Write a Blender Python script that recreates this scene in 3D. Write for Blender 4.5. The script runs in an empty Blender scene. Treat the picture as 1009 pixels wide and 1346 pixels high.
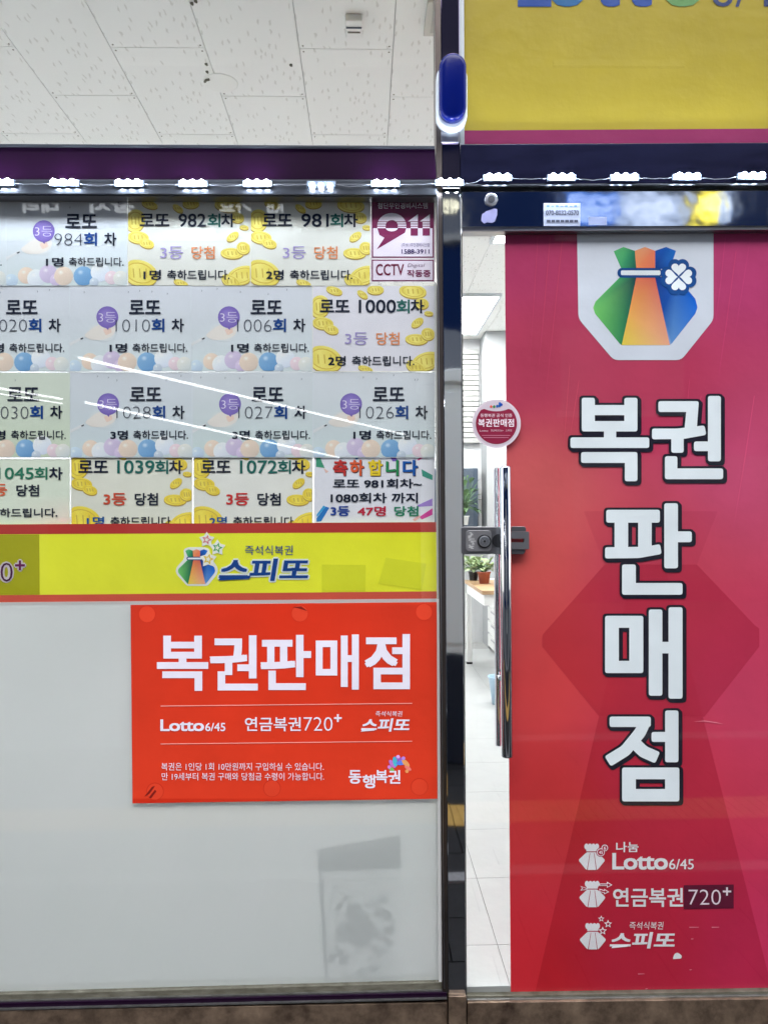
import bpy, math, random
from mathutils import Matrix, Vector
random.seed(7)
S = bpy.context.scene
COL = S.collection
# ---------------------------------------------------------------- camera
F = 1017.0; CX, CY = 504.5, 673.0
YAW, PITCH, ROLL = 0.025, 0.005, 0.0085
CAM = Vector((0.0, -2.42, 1.60))
R3 = Matrix.Rotation(-YAW, 3, 'Z') @ Matrix.Rotation(math.pi/2 + PITCH, 3, 'X') @ Matrix.Rotation(-ROLL, 3, 'Z')
cd = bpy.data.cameras.new('camera'); cam = bpy.data.objects.new('camera', cd); COL.objects.link(cam)
cd.sensor_fit = 'VERTICAL'; cd.sensor_height = 24.0; cd.lens = 24.0*F/1346.0
cd.clip_start = 0.05; cd.clip_end = 200
cam.matrix_world = Matrix.Translation(CAM) @ R3.to_4x4()
S.camera = cam
# ---------------------------------------------------------------- world, sun, exposure
W = bpy.data.worlds.new('World'); S.world = W; W.use_nodes = True
nt = W.node_tree; bg = nt.nodes['Background']
sky = nt.nodes.new('ShaderNodeTexSky'); sky.sky_type = 'NISHITA'; sky.sun_disc = False
SUN_EL, SUN_AZ = math.radians(38), math.radians(172)
sky.sun_elevation = SUN_EL; sky.sun_rotation = SUN_AZ
hsv = nt.nodes.new('ShaderNodeHueSaturation'); hsv.inputs['Saturation'].default_value = 0.3
nt.links.new(sky.outputs[0], hsv.inputs['Color']); nt.links.new(hsv.outputs[0], bg.inputs['Color'])
bg.inputs['Strength'].default_value = 0.145
sd = bpy.data.lights.new('night_sky_glow', 'SUN'); sd.energy = 1.5; sd.angle = math.radians(70); sd.color = (1, 0.97, 0.95)
so = bpy.data.objects.new('night_sky_glow', sd); COL.objects.link(so)
so.rotation_euler = Vector((-0.05, 0.9, -0.72)).to_track_quat('-Z', 'Y').to_euler()
so.location = (0, -6, 9)
S.view_settings.view_transform = 'Standard'; S.view_settings.look = 'None'
S.view_settings.exposure = 2.1; S.view_settings.gamma = 1
try: S.view_settings.use_curve_mapping = False
except Exception: pass
S.cycles.use_denoising = True
S.cycles.max_bounces = 10; S.cycles.transparent_max_bounces = 16; S.cycles.transmission_bounces = 8
S.cycles.sample_clamp_indirect = 6.0
S.cycles.caustics_reflective = False; S.cycles.caustics_refractive = False

# ---------------------------------------------------------------- helpers
def ray(px, py):
    return R3 @ Vector(((px-CX)/F, -(py-CY)/F, -1.0))
_r = [list(R3[i]) for i in range(3)]
def P(px, py, y=0.0):                     # photo pixel -> point on the vertical plane at depth y
    a = (px-CX)/F; b = (CY-py)/F
    t = (y+2.42)/(_r[1][0]*a+_r[1][1]*b-_r[1][2])
    return Vector(((_r[0][0]*a+_r[0][1]*b-_r[0][2])*t, y, 1.60+(_r[2][0]*a+_r[2][1]*b-_r[2][2])*t))
def PZ(px, py, z):                        # photo pixel -> point on a level plane
    d = ray(px, py); t = (z-CAM.z)/d.z
    return CAM + d*t
def PM(px, py, y):                        # point whose mirror image in the facade plane shows at a pixel (street side)
    v = P(px, py, -y); return Vector((v.x, y, v.z))
def lin(c):
    return tuple((v/12.92 if v <= .04045 else ((v+.055)/1.055)**2.4) for v in (x/255 for x in c))

def tag(o, label=None, cat=None, group=None, kind=None):
    if label: o['label'] = label
    if cat: o['category'] = cat
    if group: o['group'] = group
    if kind: o['kind'] = kind
    return o
def thing(name, label, cat, loc, group=None):
    o = bpy.data.objects.new(name, None); COL.objects.link(o); o.location = loc
    o.empty_display_size = 0.05
    return tag(o, label, cat, group)
def link(name, me, parent=None, loc=None):
    o = bpy.data.objects.new(name, me); COL.objects.link(o)
    if parent is not None: o.parent = parent
    if loc is not None: o.location = loc
    return o
def worldloc(o):
    v = Vector((0, 0, 0))
    while o is not None: v += o.location; o = o.parent
    return v

# materials
def pbr(name, col, rough=0.5, metal=0.0, spec=0.5, emis=None, es=0.0, coat=0.0, bump=None, var=None, trans=0.0):
    m = bpy.data.materials.new(name); m.use_nodes = True
    t = m.node_tree; b = t.nodes['Principled BSDF']
    b.inputs['Base Color'].default_value = (*col, 1); b.inputs['Roughness'].default_value = rough
    b.inputs['Metallic'].default_value = metal; b.inputs['Specular IOR Level'].default_value = spec
    b.inputs['Coat Weight'].default_value = coat; b.inputs['Transmission Weight'].default_value = trans
    if emis: b.inputs['Emission Color'].default_value = (*emis, 1); b.inputs['Emission Strength'].default_value = es
    if var or bump:
        tc = t.nodes.new('ShaderNodeTexCoord')
        mp = t.nodes.new('ShaderNodeMapping'); t.links.new(tc.outputs['Object'], mp.inputs[0])
    if var:     # (scale, amount, second colour, stretch)
        mp.inputs['Scale'].default_value = var[3] if len(var) > 3 else (1, 1, 1)
        n = t.nodes.new('ShaderNodeTexNoise'); n.inputs['Scale'].default_value = var[0]; n.inputs['Detail'].default_value = 8
        n.inputs['Roughness'].default_value = .65
        t.links.new(mp.outputs[0], n.inputs['Vector'])
        r = t.nodes.new('ShaderNodeValToRGB'); r.color_ramp.elements[0].position = .5-var[1]; r.color_ramp.elements[1].position = .5+var[1]
        r.color_ramp.elements[0].color = (*var[2], 1); r.color_ramp.elements[1].color = (*col, 1)
        t.links.new(n.outputs[0], r.inputs[0]); t.links.new(r.outputs[0], b.inputs['Base Color'])
    if bump:    # (scale, strength, distance)
        n2 = t.nodes.new('ShaderNodeTexNoise'); n2.inputs['Scale'].default_value = bump[0]; n2.inputs['Detail'].default_value = 3
        t.links.new(tc.outputs['Object'], n2.inputs['Vector'])
        bp = t.nodes.new('ShaderNodeBump'); bp.inputs['Strength'].default_value = bump[1]; bp.inputs['Distance'].default_value = bump[2]
        t.links.new(n2.outputs[0], bp.inputs['Height']); t.links.new(bp.outputs[0], b.inputs['Normal'])
    return m
def emit(name, col, s):
    m = bpy.data.materials.new(name); m.use_nodes = True; t = m.node_tree
    t.nodes.remove(t.nodes['Principled BSDF']); e = t.nodes.new('ShaderNodeEmission')
    e.inputs[0].default_value = (*col, 1); e.inputs[1].default_value = s
    t.links.new(e.outputs[0], t.nodes['Material Output'].inputs[0]); return m
def print_mat(name, rough, spec, coat=0.0):
    m = bpy.data.materials.new(name); m.use_nodes = True; t = m.node_tree; b = t.nodes['Principled BSDF']
    a = t.nodes.new('ShaderNodeAttribute'); a.attribute_name = 'Col'
    tc = t.nodes.new('ShaderNodeTexCoord'); n = t.nodes.new('ShaderNodeTexNoise'); n.inputs['Scale'].default_value = 5; n.inputs['Detail'].default_value = 7
    t.links.new(tc.outputs['Object'], n.inputs['Vector'])
    mr = t.nodes.new('ShaderNodeMapRange'); mr.inputs[1].default_value = .3; mr.inputs[2].default_value = .7; mr.inputs[3].default_value = .93; mr.inputs[4].default_value = 1.05
    t.links.new(n.outputs[0], mr.inputs[0])
    mx = t.nodes.new('ShaderNodeVectorMath'); mx.operation = 'SCALE'
    t.links.new(a.outputs['Color'], mx.inputs[0]); t.links.new(mr.outputs[0], mx.inputs['Scale'])
    t.links.new(mx.outputs[0], b.inputs['Base Color'])
    b.inputs['Roughness'].default_value = rough; b.inputs['Specular IOR Level'].default_value = spec; b.inputs['Coat Weight'].default_value = coat
    n2 = t.nodes.new('ShaderNodeTexNoise'); n2.inputs['Scale'].default_value = 14; n2.inputs['Detail'].default_value = 4
    t.links.new(tc.outputs['Object'], n2.inputs['Vector'])
    bp = t.nodes.new('ShaderNodeBump'); bp.inputs['Strength'].default_value = .35; bp.inputs['Distance'].default_value = .006
    t.links.new(n2.outputs[0], bp.inputs['Height']); t.links.new(bp.outputs[0], b.inputs['Normal'])
    return m
def translucent_print(name):
    m = bpy.data.materials.new(name); m.use_nodes = True; t = m.node_tree
    t.nodes.remove(t.nodes['Principled BSDF'])
    a = t.nodes.new('ShaderNodeAttribute'); a.attribute_name = 'Col'
    d = t.nodes.new('ShaderNodeBsdfDiffuse'); tl = t.nodes.new('ShaderNodeBsdfTranslucent'); mx = t.nodes.new('ShaderNodeMixShader'); mx.inputs[0].default_value = .62
    t.links.new(a.outputs['Color'], d.inputs[0]); t.links.new(a.outputs['Color'], tl.inputs[0])
    t.links.new(d.outputs[0], mx.inputs[1]); t.links.new(tl.outputs[0], mx.inputs[2]); t.links.new(mx.outputs[0], t.nodes['Material Output'].inputs[0]); return m
def glass_mat(name, tint, refl0):
    m = bpy.data.materials.new(name); m.use_nodes = True; t = m.node_tree
    t.nodes.remove(t.nodes['Principled BSDF'])
    lw = t.nodes.new('ShaderNodeLayerWeight'); lw.inputs[0].default_value = .5
    pw = t.nodes.new('ShaderNodeMath'); pw.operation = 'POWER'; pw.inputs[1].default_value = 5
    ma = t.nodes.new('ShaderNodeMath'); ma.operation = 'MULTIPLY_ADD'; ma.inputs[1].default_value = 1-refl0; ma.inputs[2].default_value = refl0
    t.links.new(lw.outputs['Facing'], pw.inputs[0]); t.links.new(pw.outputs[0], ma.inputs[0])
    tr = t.nodes.new('ShaderNodeBsdfTransparent'); tr.inputs[0].default_value = (*tint, 1)
    gl = t.nodes.new('ShaderNodeBsdfGlossy'); gl.inputs['Roughness'].default_value = 0.012
    mx = t.nodes.new('ShaderNodeMixShader')
    t.links.new(ma.outputs[0], mx.inputs[0]); t.links.new(tr.outputs[0], mx.inputs[1]); t.links.new(gl.outputs[0], mx.inputs[2])
    t.links.new(mx.outputs[0], t.nodes['Material Output'].inputs[0]); return m
def frost_mat(name):
    m = bpy.data.materials.new(name); m.use_nodes = True; t = m.node_tree
    t.nodes.remove(t.nodes['Principled BSDF'])
    tc = t.nodes.new('ShaderNodeTexCoord'); n = t.nodes.new('ShaderNodeTexNoise'); n.inputs['Scale'].default_value = 2.2; n.inputs['Detail'].default_value = 9; n.inputs['Roughness'].default_value = .6
    t.links.new(tc.outputs['Object'], n.inputs['Vector'])
    r_ = t.nodes.new('ShaderNodeValToRGB'); r_.color_ramp.elements[0].position = .3; r_.color_ramp.elements[1].position = .7
    r_.color_ramp.elements[0].color = (.86, .90, .885, 1); r_.color_ramp.elements[1].color = (.93, .94, .94, 1)
    t.links.new(n.outputs[0], r_.inputs[0])
    d = t.nodes.new('ShaderNodeBsdfDiffuse'); t.links.new(r_.outputs[0], d.inputs[0])
    r = t.nodes.new('ShaderNodeBsdfRefraction'); r.inputs['Color'].default_value = (1, 1, 1, 1); r.inputs['IOR'].default_value = 1.15; r.inputs['Roughness'].default_value = .5
    tl = t.nodes.new('ShaderNodeBsdfTranslucent'); tl.inputs[0].default_value = (.9, .92, .91, 1)
    m0 = t.nodes.new('ShaderNodeMixShader'); m0.inputs[0].default_value = .15
    t.links.new(r.outputs[0], m0.inputs[1]); t.links.new(tl.outputs[0], m0.inputs[2])
    mx = t.nodes.new('ShaderNodeMixShader'); mx.inputs[0].default_value = .42
    t.links.new(d.outputs[0], mx.inputs[1]); t.links.new(m0.outputs[0], mx.inputs[2])
    t.links.new(mx.outputs[0], t.nodes['Material Output'].inputs[0]); return m

M = {}
M['print'] = print_mat('printed_paper', .5, .25)
M['vinyl'] = print_mat('printed_vinyl', .38, .3)
M['glass'] = glass_mat('clear_glass', (.975, .985, .98), .035)
M['thinprint'] = translucent_print('translucent_print')
M['frost'] = frost_mat('frosted_film')
M['mirror'] = pbr('polished_stainless_steel', (.62, .64, .68), .035, 1, bump=(3.0, .12, .01))
M['rail'] = pbr('wavy_polished_steel', (.62, .66, .74), .07, 1, bump=(4.0, .22, .01))
M['brush'] = pbr('brushed_steel', (.42, .42, .45), .28, 1, bump=(60, .1, .002))
M['bronze'] = pbr('bronze_aluminium', (.16, .13, .125), .3, .9, var=(9, .3, (.1, .09, .08)))
M['purple'] = pbr('purple_lacquer', (.012, .0018, .015), .3, .3, .25, bump=(5, .1, .01))
M['navysteel'] = pbr('tinted_steel', (.045, .048, .12), .26, 1, bump=(4, .15, .01), var=(6, .25, (.02, .022, .055), (1, 1, 4)))
M['darkbar'] = pbr('dark_aluminium', (.09, .1, .12), .3, .8)
M['grease'] = pbr('weathered_gasket', (.2, .19, .15), .6, .2, var=(20, .2, (.08, .075, .05), (1, 1, 3)))
M['alu'] = pbr('worn_aluminium', (.5, .5, .5), .33, .9, var=(25, .25, (.22, .22, .2), (1, 1, 3)))
M['baseplate'] = pbr('stained_steel_plate', (.46, .33, .23), .28, .65, var=(14, .22, (.09, .06, .045)), bump=(9, .6, .02))
M['white'] = pbr('white_paint', (.78, .78, .76), .5)
M['whiteplastic'] = pbr('white_plastic', (.55, .6, .64), .3)
M['wall'] = pbr('white_plaster', (.56, .57, .58), .8, bump=(40, .1, .002))
M['black'] = pbr('black_rubber', (.02, .02, .022), .6)
M['blue'] = pbr('blue_lamp_plastic', (.002, .008, .13), .16, 0, .2)
M['bluedeep'] = pbr('blue_reflector', (.01, .06, .5), .25, .3)
M['wood'] = pbr('light_wood', (.5, .33, .18), .5, var=(5, .3, (.38, .23, .12), (1, 8, 1)))
M['leaf'] = pbr('leaf_green', (.06, .14, .04), .5)
M['leafpale'] = pbr('leaf_pale_green', (.3, .4, .2), .5)
M['terracotta'] = pbr('terracotta', (.42, .12, .07), .7)
M['slat'] = pbr('cream_slat_paint', (.38, .385, .37), .5)
M['module'] = pbr('module_body', (.13, .17, .25), .5)
M['grout'] = pbr('pale_grout', (.36, .36, .35), .8)
M['bin'] = pbr('pale_blue_plastic', (.42, .58, .72), .4)
M['lock'] = pbr('cast_lock_metal', (.2, .2, .215), .35, .85, bump=(90, .15, .001))
M['lockdark'] = pbr('dark_lock_metal', (.04, .04, .045), .35, .7)
M['led'] = emit('led_white', (.78, .87, 1.0), 78)
M['panel'] = emit('ceiling_panel_light', (1, 1, 1), 7.7)
M['tube'] = emit('tube_light', (.95, .97, 1), 3.6)
M['tile'] = None
M['floor'] = pbr('pale_floor_tile', (.41, .42, .42), .4, var=(9, .3, (.36, .37, .37)), bump=(25, .25, .004))
M['pave'] = pbr('dark_paving', (.02, .02, .021), .85, var=(18, .3, (.011, .011, .011)), spec=.12)
M['asphalt'] = pbr('asphalt', (.04, .04, .042), .85, bump=(120, .4, .004))
M['yellowpave'] = pbr('yellow_tactile_paving', (.42, .25, .04), .7, var=(12, .3, (.3, .17, .03)))
M['kerb'] = pbr('granite_kerb', (.2, .2, .2), .75, var=(60, .2, (.12, .12, .12)))
M['oppwall'] = pbr('dark_blue_cladding', (.002, .009, .04), .8, 0, .05)
M['oppglass'] = pbr('dark_window', (.01, .015, .03), .1)
M['cab'] = pbr('grey_green_enamel', (.66, .69, .65), .5)
M['cabdark'] = pbr('dark_plinth', (.012, .016, .026), .6, 0, .2)

def ceiling_tile_mat():
    m = bpy.data.materials.new('fissured_ceiling_tile'); m.use_nodes = True; t = m.node_tree; b = t.nodes['Principled BSDF']
    tc = t.nodes.new('ShaderNodeTexCoord')
    nw = t.nodes.new('ShaderNodeTexNoise'); nw.inputs['Scale'].default_value = 38; nw.inputs['Detail'].default_value = 2
    t.links.new(tc.outputs['Object'], nw.inputs['Vector'])
    ad = t.nodes.new('ShaderNodeVectorMath'); ad.operation = 'MULTIPLY_ADD'; ad.inputs[1].default_value = (.022, .022, 0)
    t.links.new(nw.outputs['Color'], ad.inputs[0]); t.links.new(tc.outputs['Object'], ad.inputs[2])
    mp = t.nodes.new('ShaderNodeMapping'); mp.inputs['Scale'].default_value = (42, 9, 1); mp.inputs['Rotation'].default_value = (0, 0, .25)
    t.links.new(ad.outputs[0], mp.inputs[0])
    vo = t.nodes.new('ShaderNodeTexVoronoi'); vo.voronoi_dimensions = '2D'; vo.inputs['Scale'].default_value = 1; vo.inputs['Randomness'].default_value = .9
    t.links.new(mp.outputs[0], vo.inputs['Vector'])
    sp = t.nodes.new('ShaderNodeSeparateColor'); t.links.new(vo.outputs['Color'], sp.inputs[0])
    gt = t.nodes.new('ShaderNodeMath'); gt.operation = 'GREATER_THAN'; gt.inputs[1].default_value = .52; t.links.new(sp.outputs[0], gt.inputs[0])
    mr = t.nodes.new('ShaderNodeMapRange'); mr.inputs[1].default_value = .13; mr.inputs[2].default_value = .2; mr.inputs[3].default_value = 1; mr.inputs[4].default_value = 0
    t.links.new(vo.outputs['Distance'], mr.inputs[0])
    mu = t.nodes.new('ShaderNodeMath'); mu.operation = 'MULTIPLY'; t.links.new(mr.outputs[0], mu.inputs[0]); t.links.new(gt.outputs[0], mu.inputs[1])
    mx = t.nodes.new('ShaderNodeMix'); mx.data_type = 'RGBA'
    mx.inputs['A'].default_value = (.82, .82, .80, 1); mx.inputs['B'].default_value = (.66, .65, .62, 1)
    t.links.new(mu.outputs[0], mx.inputs['Factor']); t.links.new(mx.outputs['Result'], b.inputs['Base Color'])
    b.inputs['Roughness'].default_value = .8
    return m
M['tile'] = ceiling_tile_mat()

# mesh builder ------------------------------------------------------
class MB:
    def __init__(s): s.v = []; s.f = []; s.mi = []; s.mats = []; s.sm = []
    def _m(s, mat):
        if mat is None: return 0
        if mat not in s.mats: s.mats.append(mat)
        return s.mats.index(mat)
    def add(s, vs, fs, mat=None, smooth=False):
        o = len(s.v); s.v += [Vector(v) for v in vs]
        for f in fs: s.f.append([i+o for i in f]); s.mi.append(s._m(mat)); s.sm.append(smooth)
        return s
    def box(s, x0, x1, y0, y1, z0, z1, mat=None):
        return s.add([(x0,y0,z0),(x1,y0,z0),(x1,y1,z0),(x0,y1,z0),(x0,y0,z1),(x1,y0,z1),(x1,y1,z1),(x0,y1,z1)],
                     [(0,3,2,1),(4,5,6,7),(0,1,5,4),(1,2,6,5),(2,3,7,6),(3,0,4,7)], mat)
    def prism(s, pts, y0, y1, mat=None, at=None, smooth=False):      # pts: photo pixels read on plane y=at (default the front, y0)
        at = y0 if at is None else at
        a = [P(x, y, at) for x, y in pts]; n = len(a)
        # orientation
        ar = sum(a[i].x*a[(i+1)%n].z - a[(i+1)%n].x*a[i].z for i in range(n))
        if ar < 0: a.reverse()
        vs = [(p.x, y0, p.z) for p in a] + [(p.x, y1, p.z) for p in a]
        fs = [tuple(range(n)), tuple(range(2*n-1, n-1, -1))]
        s.add(vs, fs, mat)
        o = len(s.v)-2*n
        for i in range(n):
            j = (i+1) % n
            s.f.append([o+i, o+n+i, o+n+j, o+j]); s.mi.append(s._m(mat)); s.sm.append(smooth)
        return s
    def pbox(s, x0, y0, x1, y1, ya, yb, mat=None):
        return s.prism([(x0,y0),(x1,y0),(x1,y1),(x0,y1)], ya, yb, mat)
    def tube(s, pts, r, n=16, mat=None, cap=True, rs=None):
        pts = [Vector(p) for p in pts]; o = len(s.v); k = len(pts)
        up = None
        for i, p in enumerate(pts):
            d = (pts[min(i+1, k-1)] - pts[max(i-1, 0)]).normalized()
            if up is None: up = d.orthogonal().normalized()
            up = (up - d*up.dot(d)).normalized(); q = d.cross(up)
            rr = rs[i] if rs else r
            for j in range(n):
                a = 2*math.pi*j/n; s.v.append(p + (up*math.cos(a) + q*math.sin(a))*rr)
        for i in range(k-1):
            for j in range(n):
                a = o+i*n+j; b = o+i*n+(j+1) % n
                s.f.append([a, b, b+n, a+n]); s.mi.append(s._m(mat)); s.sm.append(True)
        if cap:
            s.f.append([o+j for j in range(n)][::-1]); s.mi.append(s._m(mat)); s.sm.append(False)
            s.f.append([o+(k-1)*n+j for j in range(n)]); s.mi.append(s._m(mat)); s.sm.append(False)
        return s
    def build(s, name, mat=None, parent=None, bevel=0, loc=None):
        off = worldloc(parent) if parent is not None else Vector((0, 0, 0))
        if parent is None and loc is not None: off = Vector(loc)
        me = bpy.data.meshes.new(name)
        me.from_pydata([tuple(v-off) for v in s.v], [], s.f)
        for m in ([mat] if mat is not None else s.mats): me.materials.append(m)
        if mat is None: me.polygons.foreach_set('material_index', s.mi)
        me.polygons.foreach_set('use_smooth', s.sm); me.update()
        o = link(name, me, parent, None if parent is not None else off)
        if bevel:
            b = o.modifiers.new('bevel', 'BEVEL'); b.width = bevel; b.segments = 2; b.limit_method = 'ANGLE'; b.angle_limit = .6
        return o
def rr(x0, y0, x1, y1, r, n=4):       # rounded rectangle in pixels
    out = []
    for cx, cy, a0 in ((x1-r, y0+r, -90), (x1-r, y1-r, 0), (x0+r, y1-r, 90), (x0+r, y0+r, 180)):
        for i in range(n+1):
            a = math.radians(a0+90*i/n); out.append((cx+r*math.cos(a), cy+r*math.sin(a)))
    return out
def rnd(pts, r, n=3):                 # round the corners of a polygon
    out = []; k = len(pts)
    for i in range(k):
        p = Vector(pts[i]); a = Vector(pts[i-1]); b = Vector(pts[(i+1) % k])
        da = (a-p); db = (b-p); q = min(r, da.length*.45, db.length*.45)
        s0 = p+da.normalized()*q; s1 = p+db.normalized()*q
        for j in range(n+1):
            t = j/n; v = s0*(1-t)**2 + p*2*t*(1-t) + s1*t*t; out.append((v.x, v.y))
    return out
def grow(pts, d):                     # offset a polygon outward by d
    k = len(pts); ar = sum(pts[i][0]*pts[(i+1) % k][1]-pts[(i+1) % k][0]*pts[i][1] for i in range(k))
    sg = 1 if ar > 0 else -1; out = []
    for i in range(k):
        p = Vector(pts[i]); a = (p-Vector(pts[i-1])); b = (Vector(pts[(i+1) % k])-p)
        if a.length < 1e-6 or b.length < 1e-6: out.append(tuple(p)); continue
        a.normalize(); b.normalize()
        na = Vector((a.y, -a.x))*sg; nb = Vector((b.y, -b.x))*sg; m = na+nb
        m = m/(max(.35, 1+na.dot(nb)))
        q = p+m*d; out.append((q.x, q.y))
    return out
def ell(cx, cy, rx, ry, rot=0, n=20):
    c, s_ = math.cos(rot), math.sin(rot)
    return [(cx+rx*math.cos(2*math.pi*i/n)*c-ry*math.sin(2*math.pi*i/n)*s_, cy+rx*math.cos(2*math.pi*i/n)*s_+ry*math.sin(2*math.pi*i/n)*c) for i in range(n)]
def thick(pts, w):                    # stroke outline of a polyline
    l, r = [], []; k = len(pts)
    for i in range(k):
        a = Vector(pts[max(i-1, 0)]); b = Vector(pts[min(i+1, k-1)]); d = (b-a).normalized(); n = Vector((-d.y, d.x))*w/2; p = Vector(pts[i])
        l.append(tuple(p+n)); r.append(tuple(p-n))
    return l+r[::-1]
def star(cx, cy, r, r2=.45, rot=-math.pi/2, n=5):
    return [(cx+(r if i % 2 == 0 else r*r2)*math.cos(rot+math.pi*i/n), cy+(r if i % 2 == 0 else r*r2)*math.sin(rot+math.pi*i/n)) for i in range(2*n)]

# text ---------------------------------------------------------------
_tc = {}
_ts = bpy.data.scenes.new('type_setting')
def glyphs(body, bold, sp=1.0):
    key = (body, bold, sp)
    if key in _tc: return _tc[key]
    c = bpy.data.curves.new('t', 'FONT'); c.body = body; c.offset = min(0, bold); c.resolution_u = 3; c.space_character = sp
    o = bpy.data.objects.new('t', c); _ts.collection.objects.link(o)
    vl = _ts.view_layers[0]; vl.update(); dg = vl.depsgraph
    me = bpy.data.meshes.new_from_object(o.evaluated_get(dg))
    v0 = [(v.co.x, v.co.y) for v in me.vertices]; f0 = [tuple(p.vertices) for p in me.polygons]
    bpy.data.objects.remove(o); bpy.data.curves.remove(c); bpy.data.meshes.remove(me)
    b = max(0, bold)*.62; st = [(0, 0)] if b == 0 else ([(-b, 0), (b, 0), (0, 0)] if b < .012 else [(0, 0), (-b, -b), (b, -b), (b, b), (-b, b)])
    vs, fs = [], []
    for k, (dx, dy) in enumerate(st):
        fs += [tuple(i+len(vs) for i in f) for f in f0]; vs += [(x+dx, y+dy, k) for x, y in v0]
    x0 = min(v[0] for v in vs); x1 = max(v[0] for v in vs); y0 = min(v[1] for v in vs); y1 = max(v[1] for v in vs)
    vs = [((x-x0)/(x1-x0), 1-(y-y0)/(y1-y0), k) for x, y, k in vs]
    _tc[key] = (vs, fs); return _tc[key]
K = 1.24
class Art:                            # flat print, laid a fraction of a millimetre in front of plane y
    def __init__(s, y, k=None): s.y = y; s.v = []; s.f = []; s.c = []; s.i = 0; s.seg = []; s.k = K if k is None else k
    def col(s, c): return tuple(min(.93, v*s.k) for v in lin(c))
    def poly(s, pts, c, layer=1, cols=None):
        s.i += 1; yy = s.y-.0004*layer-.000004*s.i; o = len(s.v)
        for k, (x, y) in enumerate(pts):
            p = P(x, y, s.y); s.v.append(Vector((p.x, yy, p.z))); s.c.append(s.col(cols[k] if cols else c))
        s.f.append(list(range(o, o+len(pts))))
    def disc(s, cx, cy, rx, ry, cc, cr, layer=1, rot=0, n=20, off=(0, 0)):
        s.i += 1; yy = s.y-.0004*layer-.000004*s.i; o = len(s.v)
        e = ell(cx, cy, rx, ry, rot, n)
        for k, (x, y) in enumerate([(cx+off[0], cy+off[1])]+e):
            p = P(x, y, s.y); s.v.append(Vector((p.x, yy, p.z))); s.c.append(s.col(cc if k == 0 else cr))
        for k in range(n): s.f.append([o, o+1+k, o+1+(k+1) % n])
    def grid(s, l, r, y0, y1, n, m, cf, layer=0):
        s.i += 1; yy = s.y-.0004*layer-.000004*s.i; o = len(s.v)
        for j in range(n+1):
            y = y0+(y1-y0)*j/n
            for i in range(m+1):
                x = l(y)+(r(y)-l(y))*i/m; p = P(x, y, s.y); s.v.append(Vector((p.x, yy, p.z))); s.c.append(s.col(cf(x, y)))
        for j in range(n):
            for i in range(m):
                a = o+j*(m+1)+i; s.f.append([a, a+1, a+m+2, a+m+1])
    def text(s, body, x0, y0, x1, y1, c, bold=0.0, layer=2, shear=0, c2=None, sp=1.0):
        vs, fs = glyphs(body, bold, sp); s.i += 1; yy = s.y-.0004*layer-.000004*s.i; o = len(s.v)
        s.i += 5
        if not s.seg or s.seg[-1][0] != body: s.seg.append((body, o, len(s.f)))
        for u, v, k in vs:
            x = x0+(x1-x0)*u+shear*(1-v)*(y1-y0); p = P(x, y0+(y1-y0)*v, s.y)
            s.v.append(Vector((p.x, yy-.000004*k, p.z)))
            s.c.append(s.col(c if c2 is None else tuple(c[q]+(c2[q]-c[q])*v for q in range(3))))
        for f in fs: s.f.append([o+k for k in f])
    def build(s, name, parent=None, mat='print', back=None):
        if name == 'lettering' and len(s.seg) > 1:      # one part per line of writing
            out = None
            for q in range(len(s.seg)):
                v0 = 0 if q == 0 else s.seg[q][1]; f0 = 0 if q == 0 else s.seg[q][2]
                v1 = s.seg[q+1][1] if q+1 < len(s.seg) else len(s.v); f1 = s.seg[q+1][2] if q+1 < len(s.seg) else len(s.f)
                b = Art(s.y, s.k); b.v = s.v[v0:v1]; b.c = s.c[v0:v1]; b.f = [[i-v0 for i in f] for f in s.f[f0:f1]]
                out = b.build('lettering', parent, mat)
            return out
        off = worldloc(parent) if parent is not None else Vector((0, 0, 0))
        me = bpy.data.meshes.new(name); me.from_pydata([tuple(v-off) for v in s.v], [], s.f)
        a = me.color_attributes.new('Col', 'FLOAT_COLOR', 'POINT')
        flat = []
        for c in s.c: flat += [*c, 1.0]
        a.data.foreach_set('color', flat); me.materials.append(M[mat]); me.update()
        # make every face look at the street (-y)
        if me.polygons:
            fl = [p.index for p in me.polygons if p.normal.y > 0]
            if fl:
                import bmesh
                bm = bmesh.new(); bm.from_mesh(me); bm.faces.ensure_lookup_table()
                bmesh.ops.reverse_faces(bm, faces=[bm.faces[i] for i in fl]); bm.to_mesh(me); bm.free()
        return link(name, me, parent)
def sheet(name, parent, pts, y, col, t=.0006, mat='print', colf=None, k=None):
    """a thin sheet with its own thickness; front face at y, colours at its corners"""
    kk = K if k is None else k
    a = [P(px, py, y) for px, py in pts]; n = len(a); off = worldloc(parent)
    cs = [tuple(min(.93, v*kk) for v in lin(colf(px, py) if colf else col)) for px, py in pts]
    if sum(a[i].x*a[(i+1) % n].z-a[(i+1) % n].x*a[i].z for i in range(n)) < 0: a.reverse(); cs.reverse()
    vs = [tuple(Vector((p.x, y, p.z))-off) for p in a]+[tuple(Vector((p.x, y+t, p.z))-off) for p in a]
    fs = [list(range(n)), list(range(2*n-1, n-1, -1))]+[[i, n+i, n+(i+1) % n, (i+1) % n] for i in range(n)]
    me = bpy.data.meshes.new(name); me.from_pydata(vs, [], fs)
    at = me.color_attributes.new('Col', 'FLOAT_COLOR', 'POINT'); fl = []
    for c in cs+cs: fl += [*c, 1.0]
    at.data.foreach_set('color', fl); me.materials.append(M[mat]); me.update()
    return link(name, me, parent)
def rect(x0, y0, x1, y1): return [(x0, y0), (x1, y0), (x1, y1), (x0, y1)]
def mixc(a, b, t): return tuple(a[i]+(b[i]-a[i])*t for i in range(3))

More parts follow.
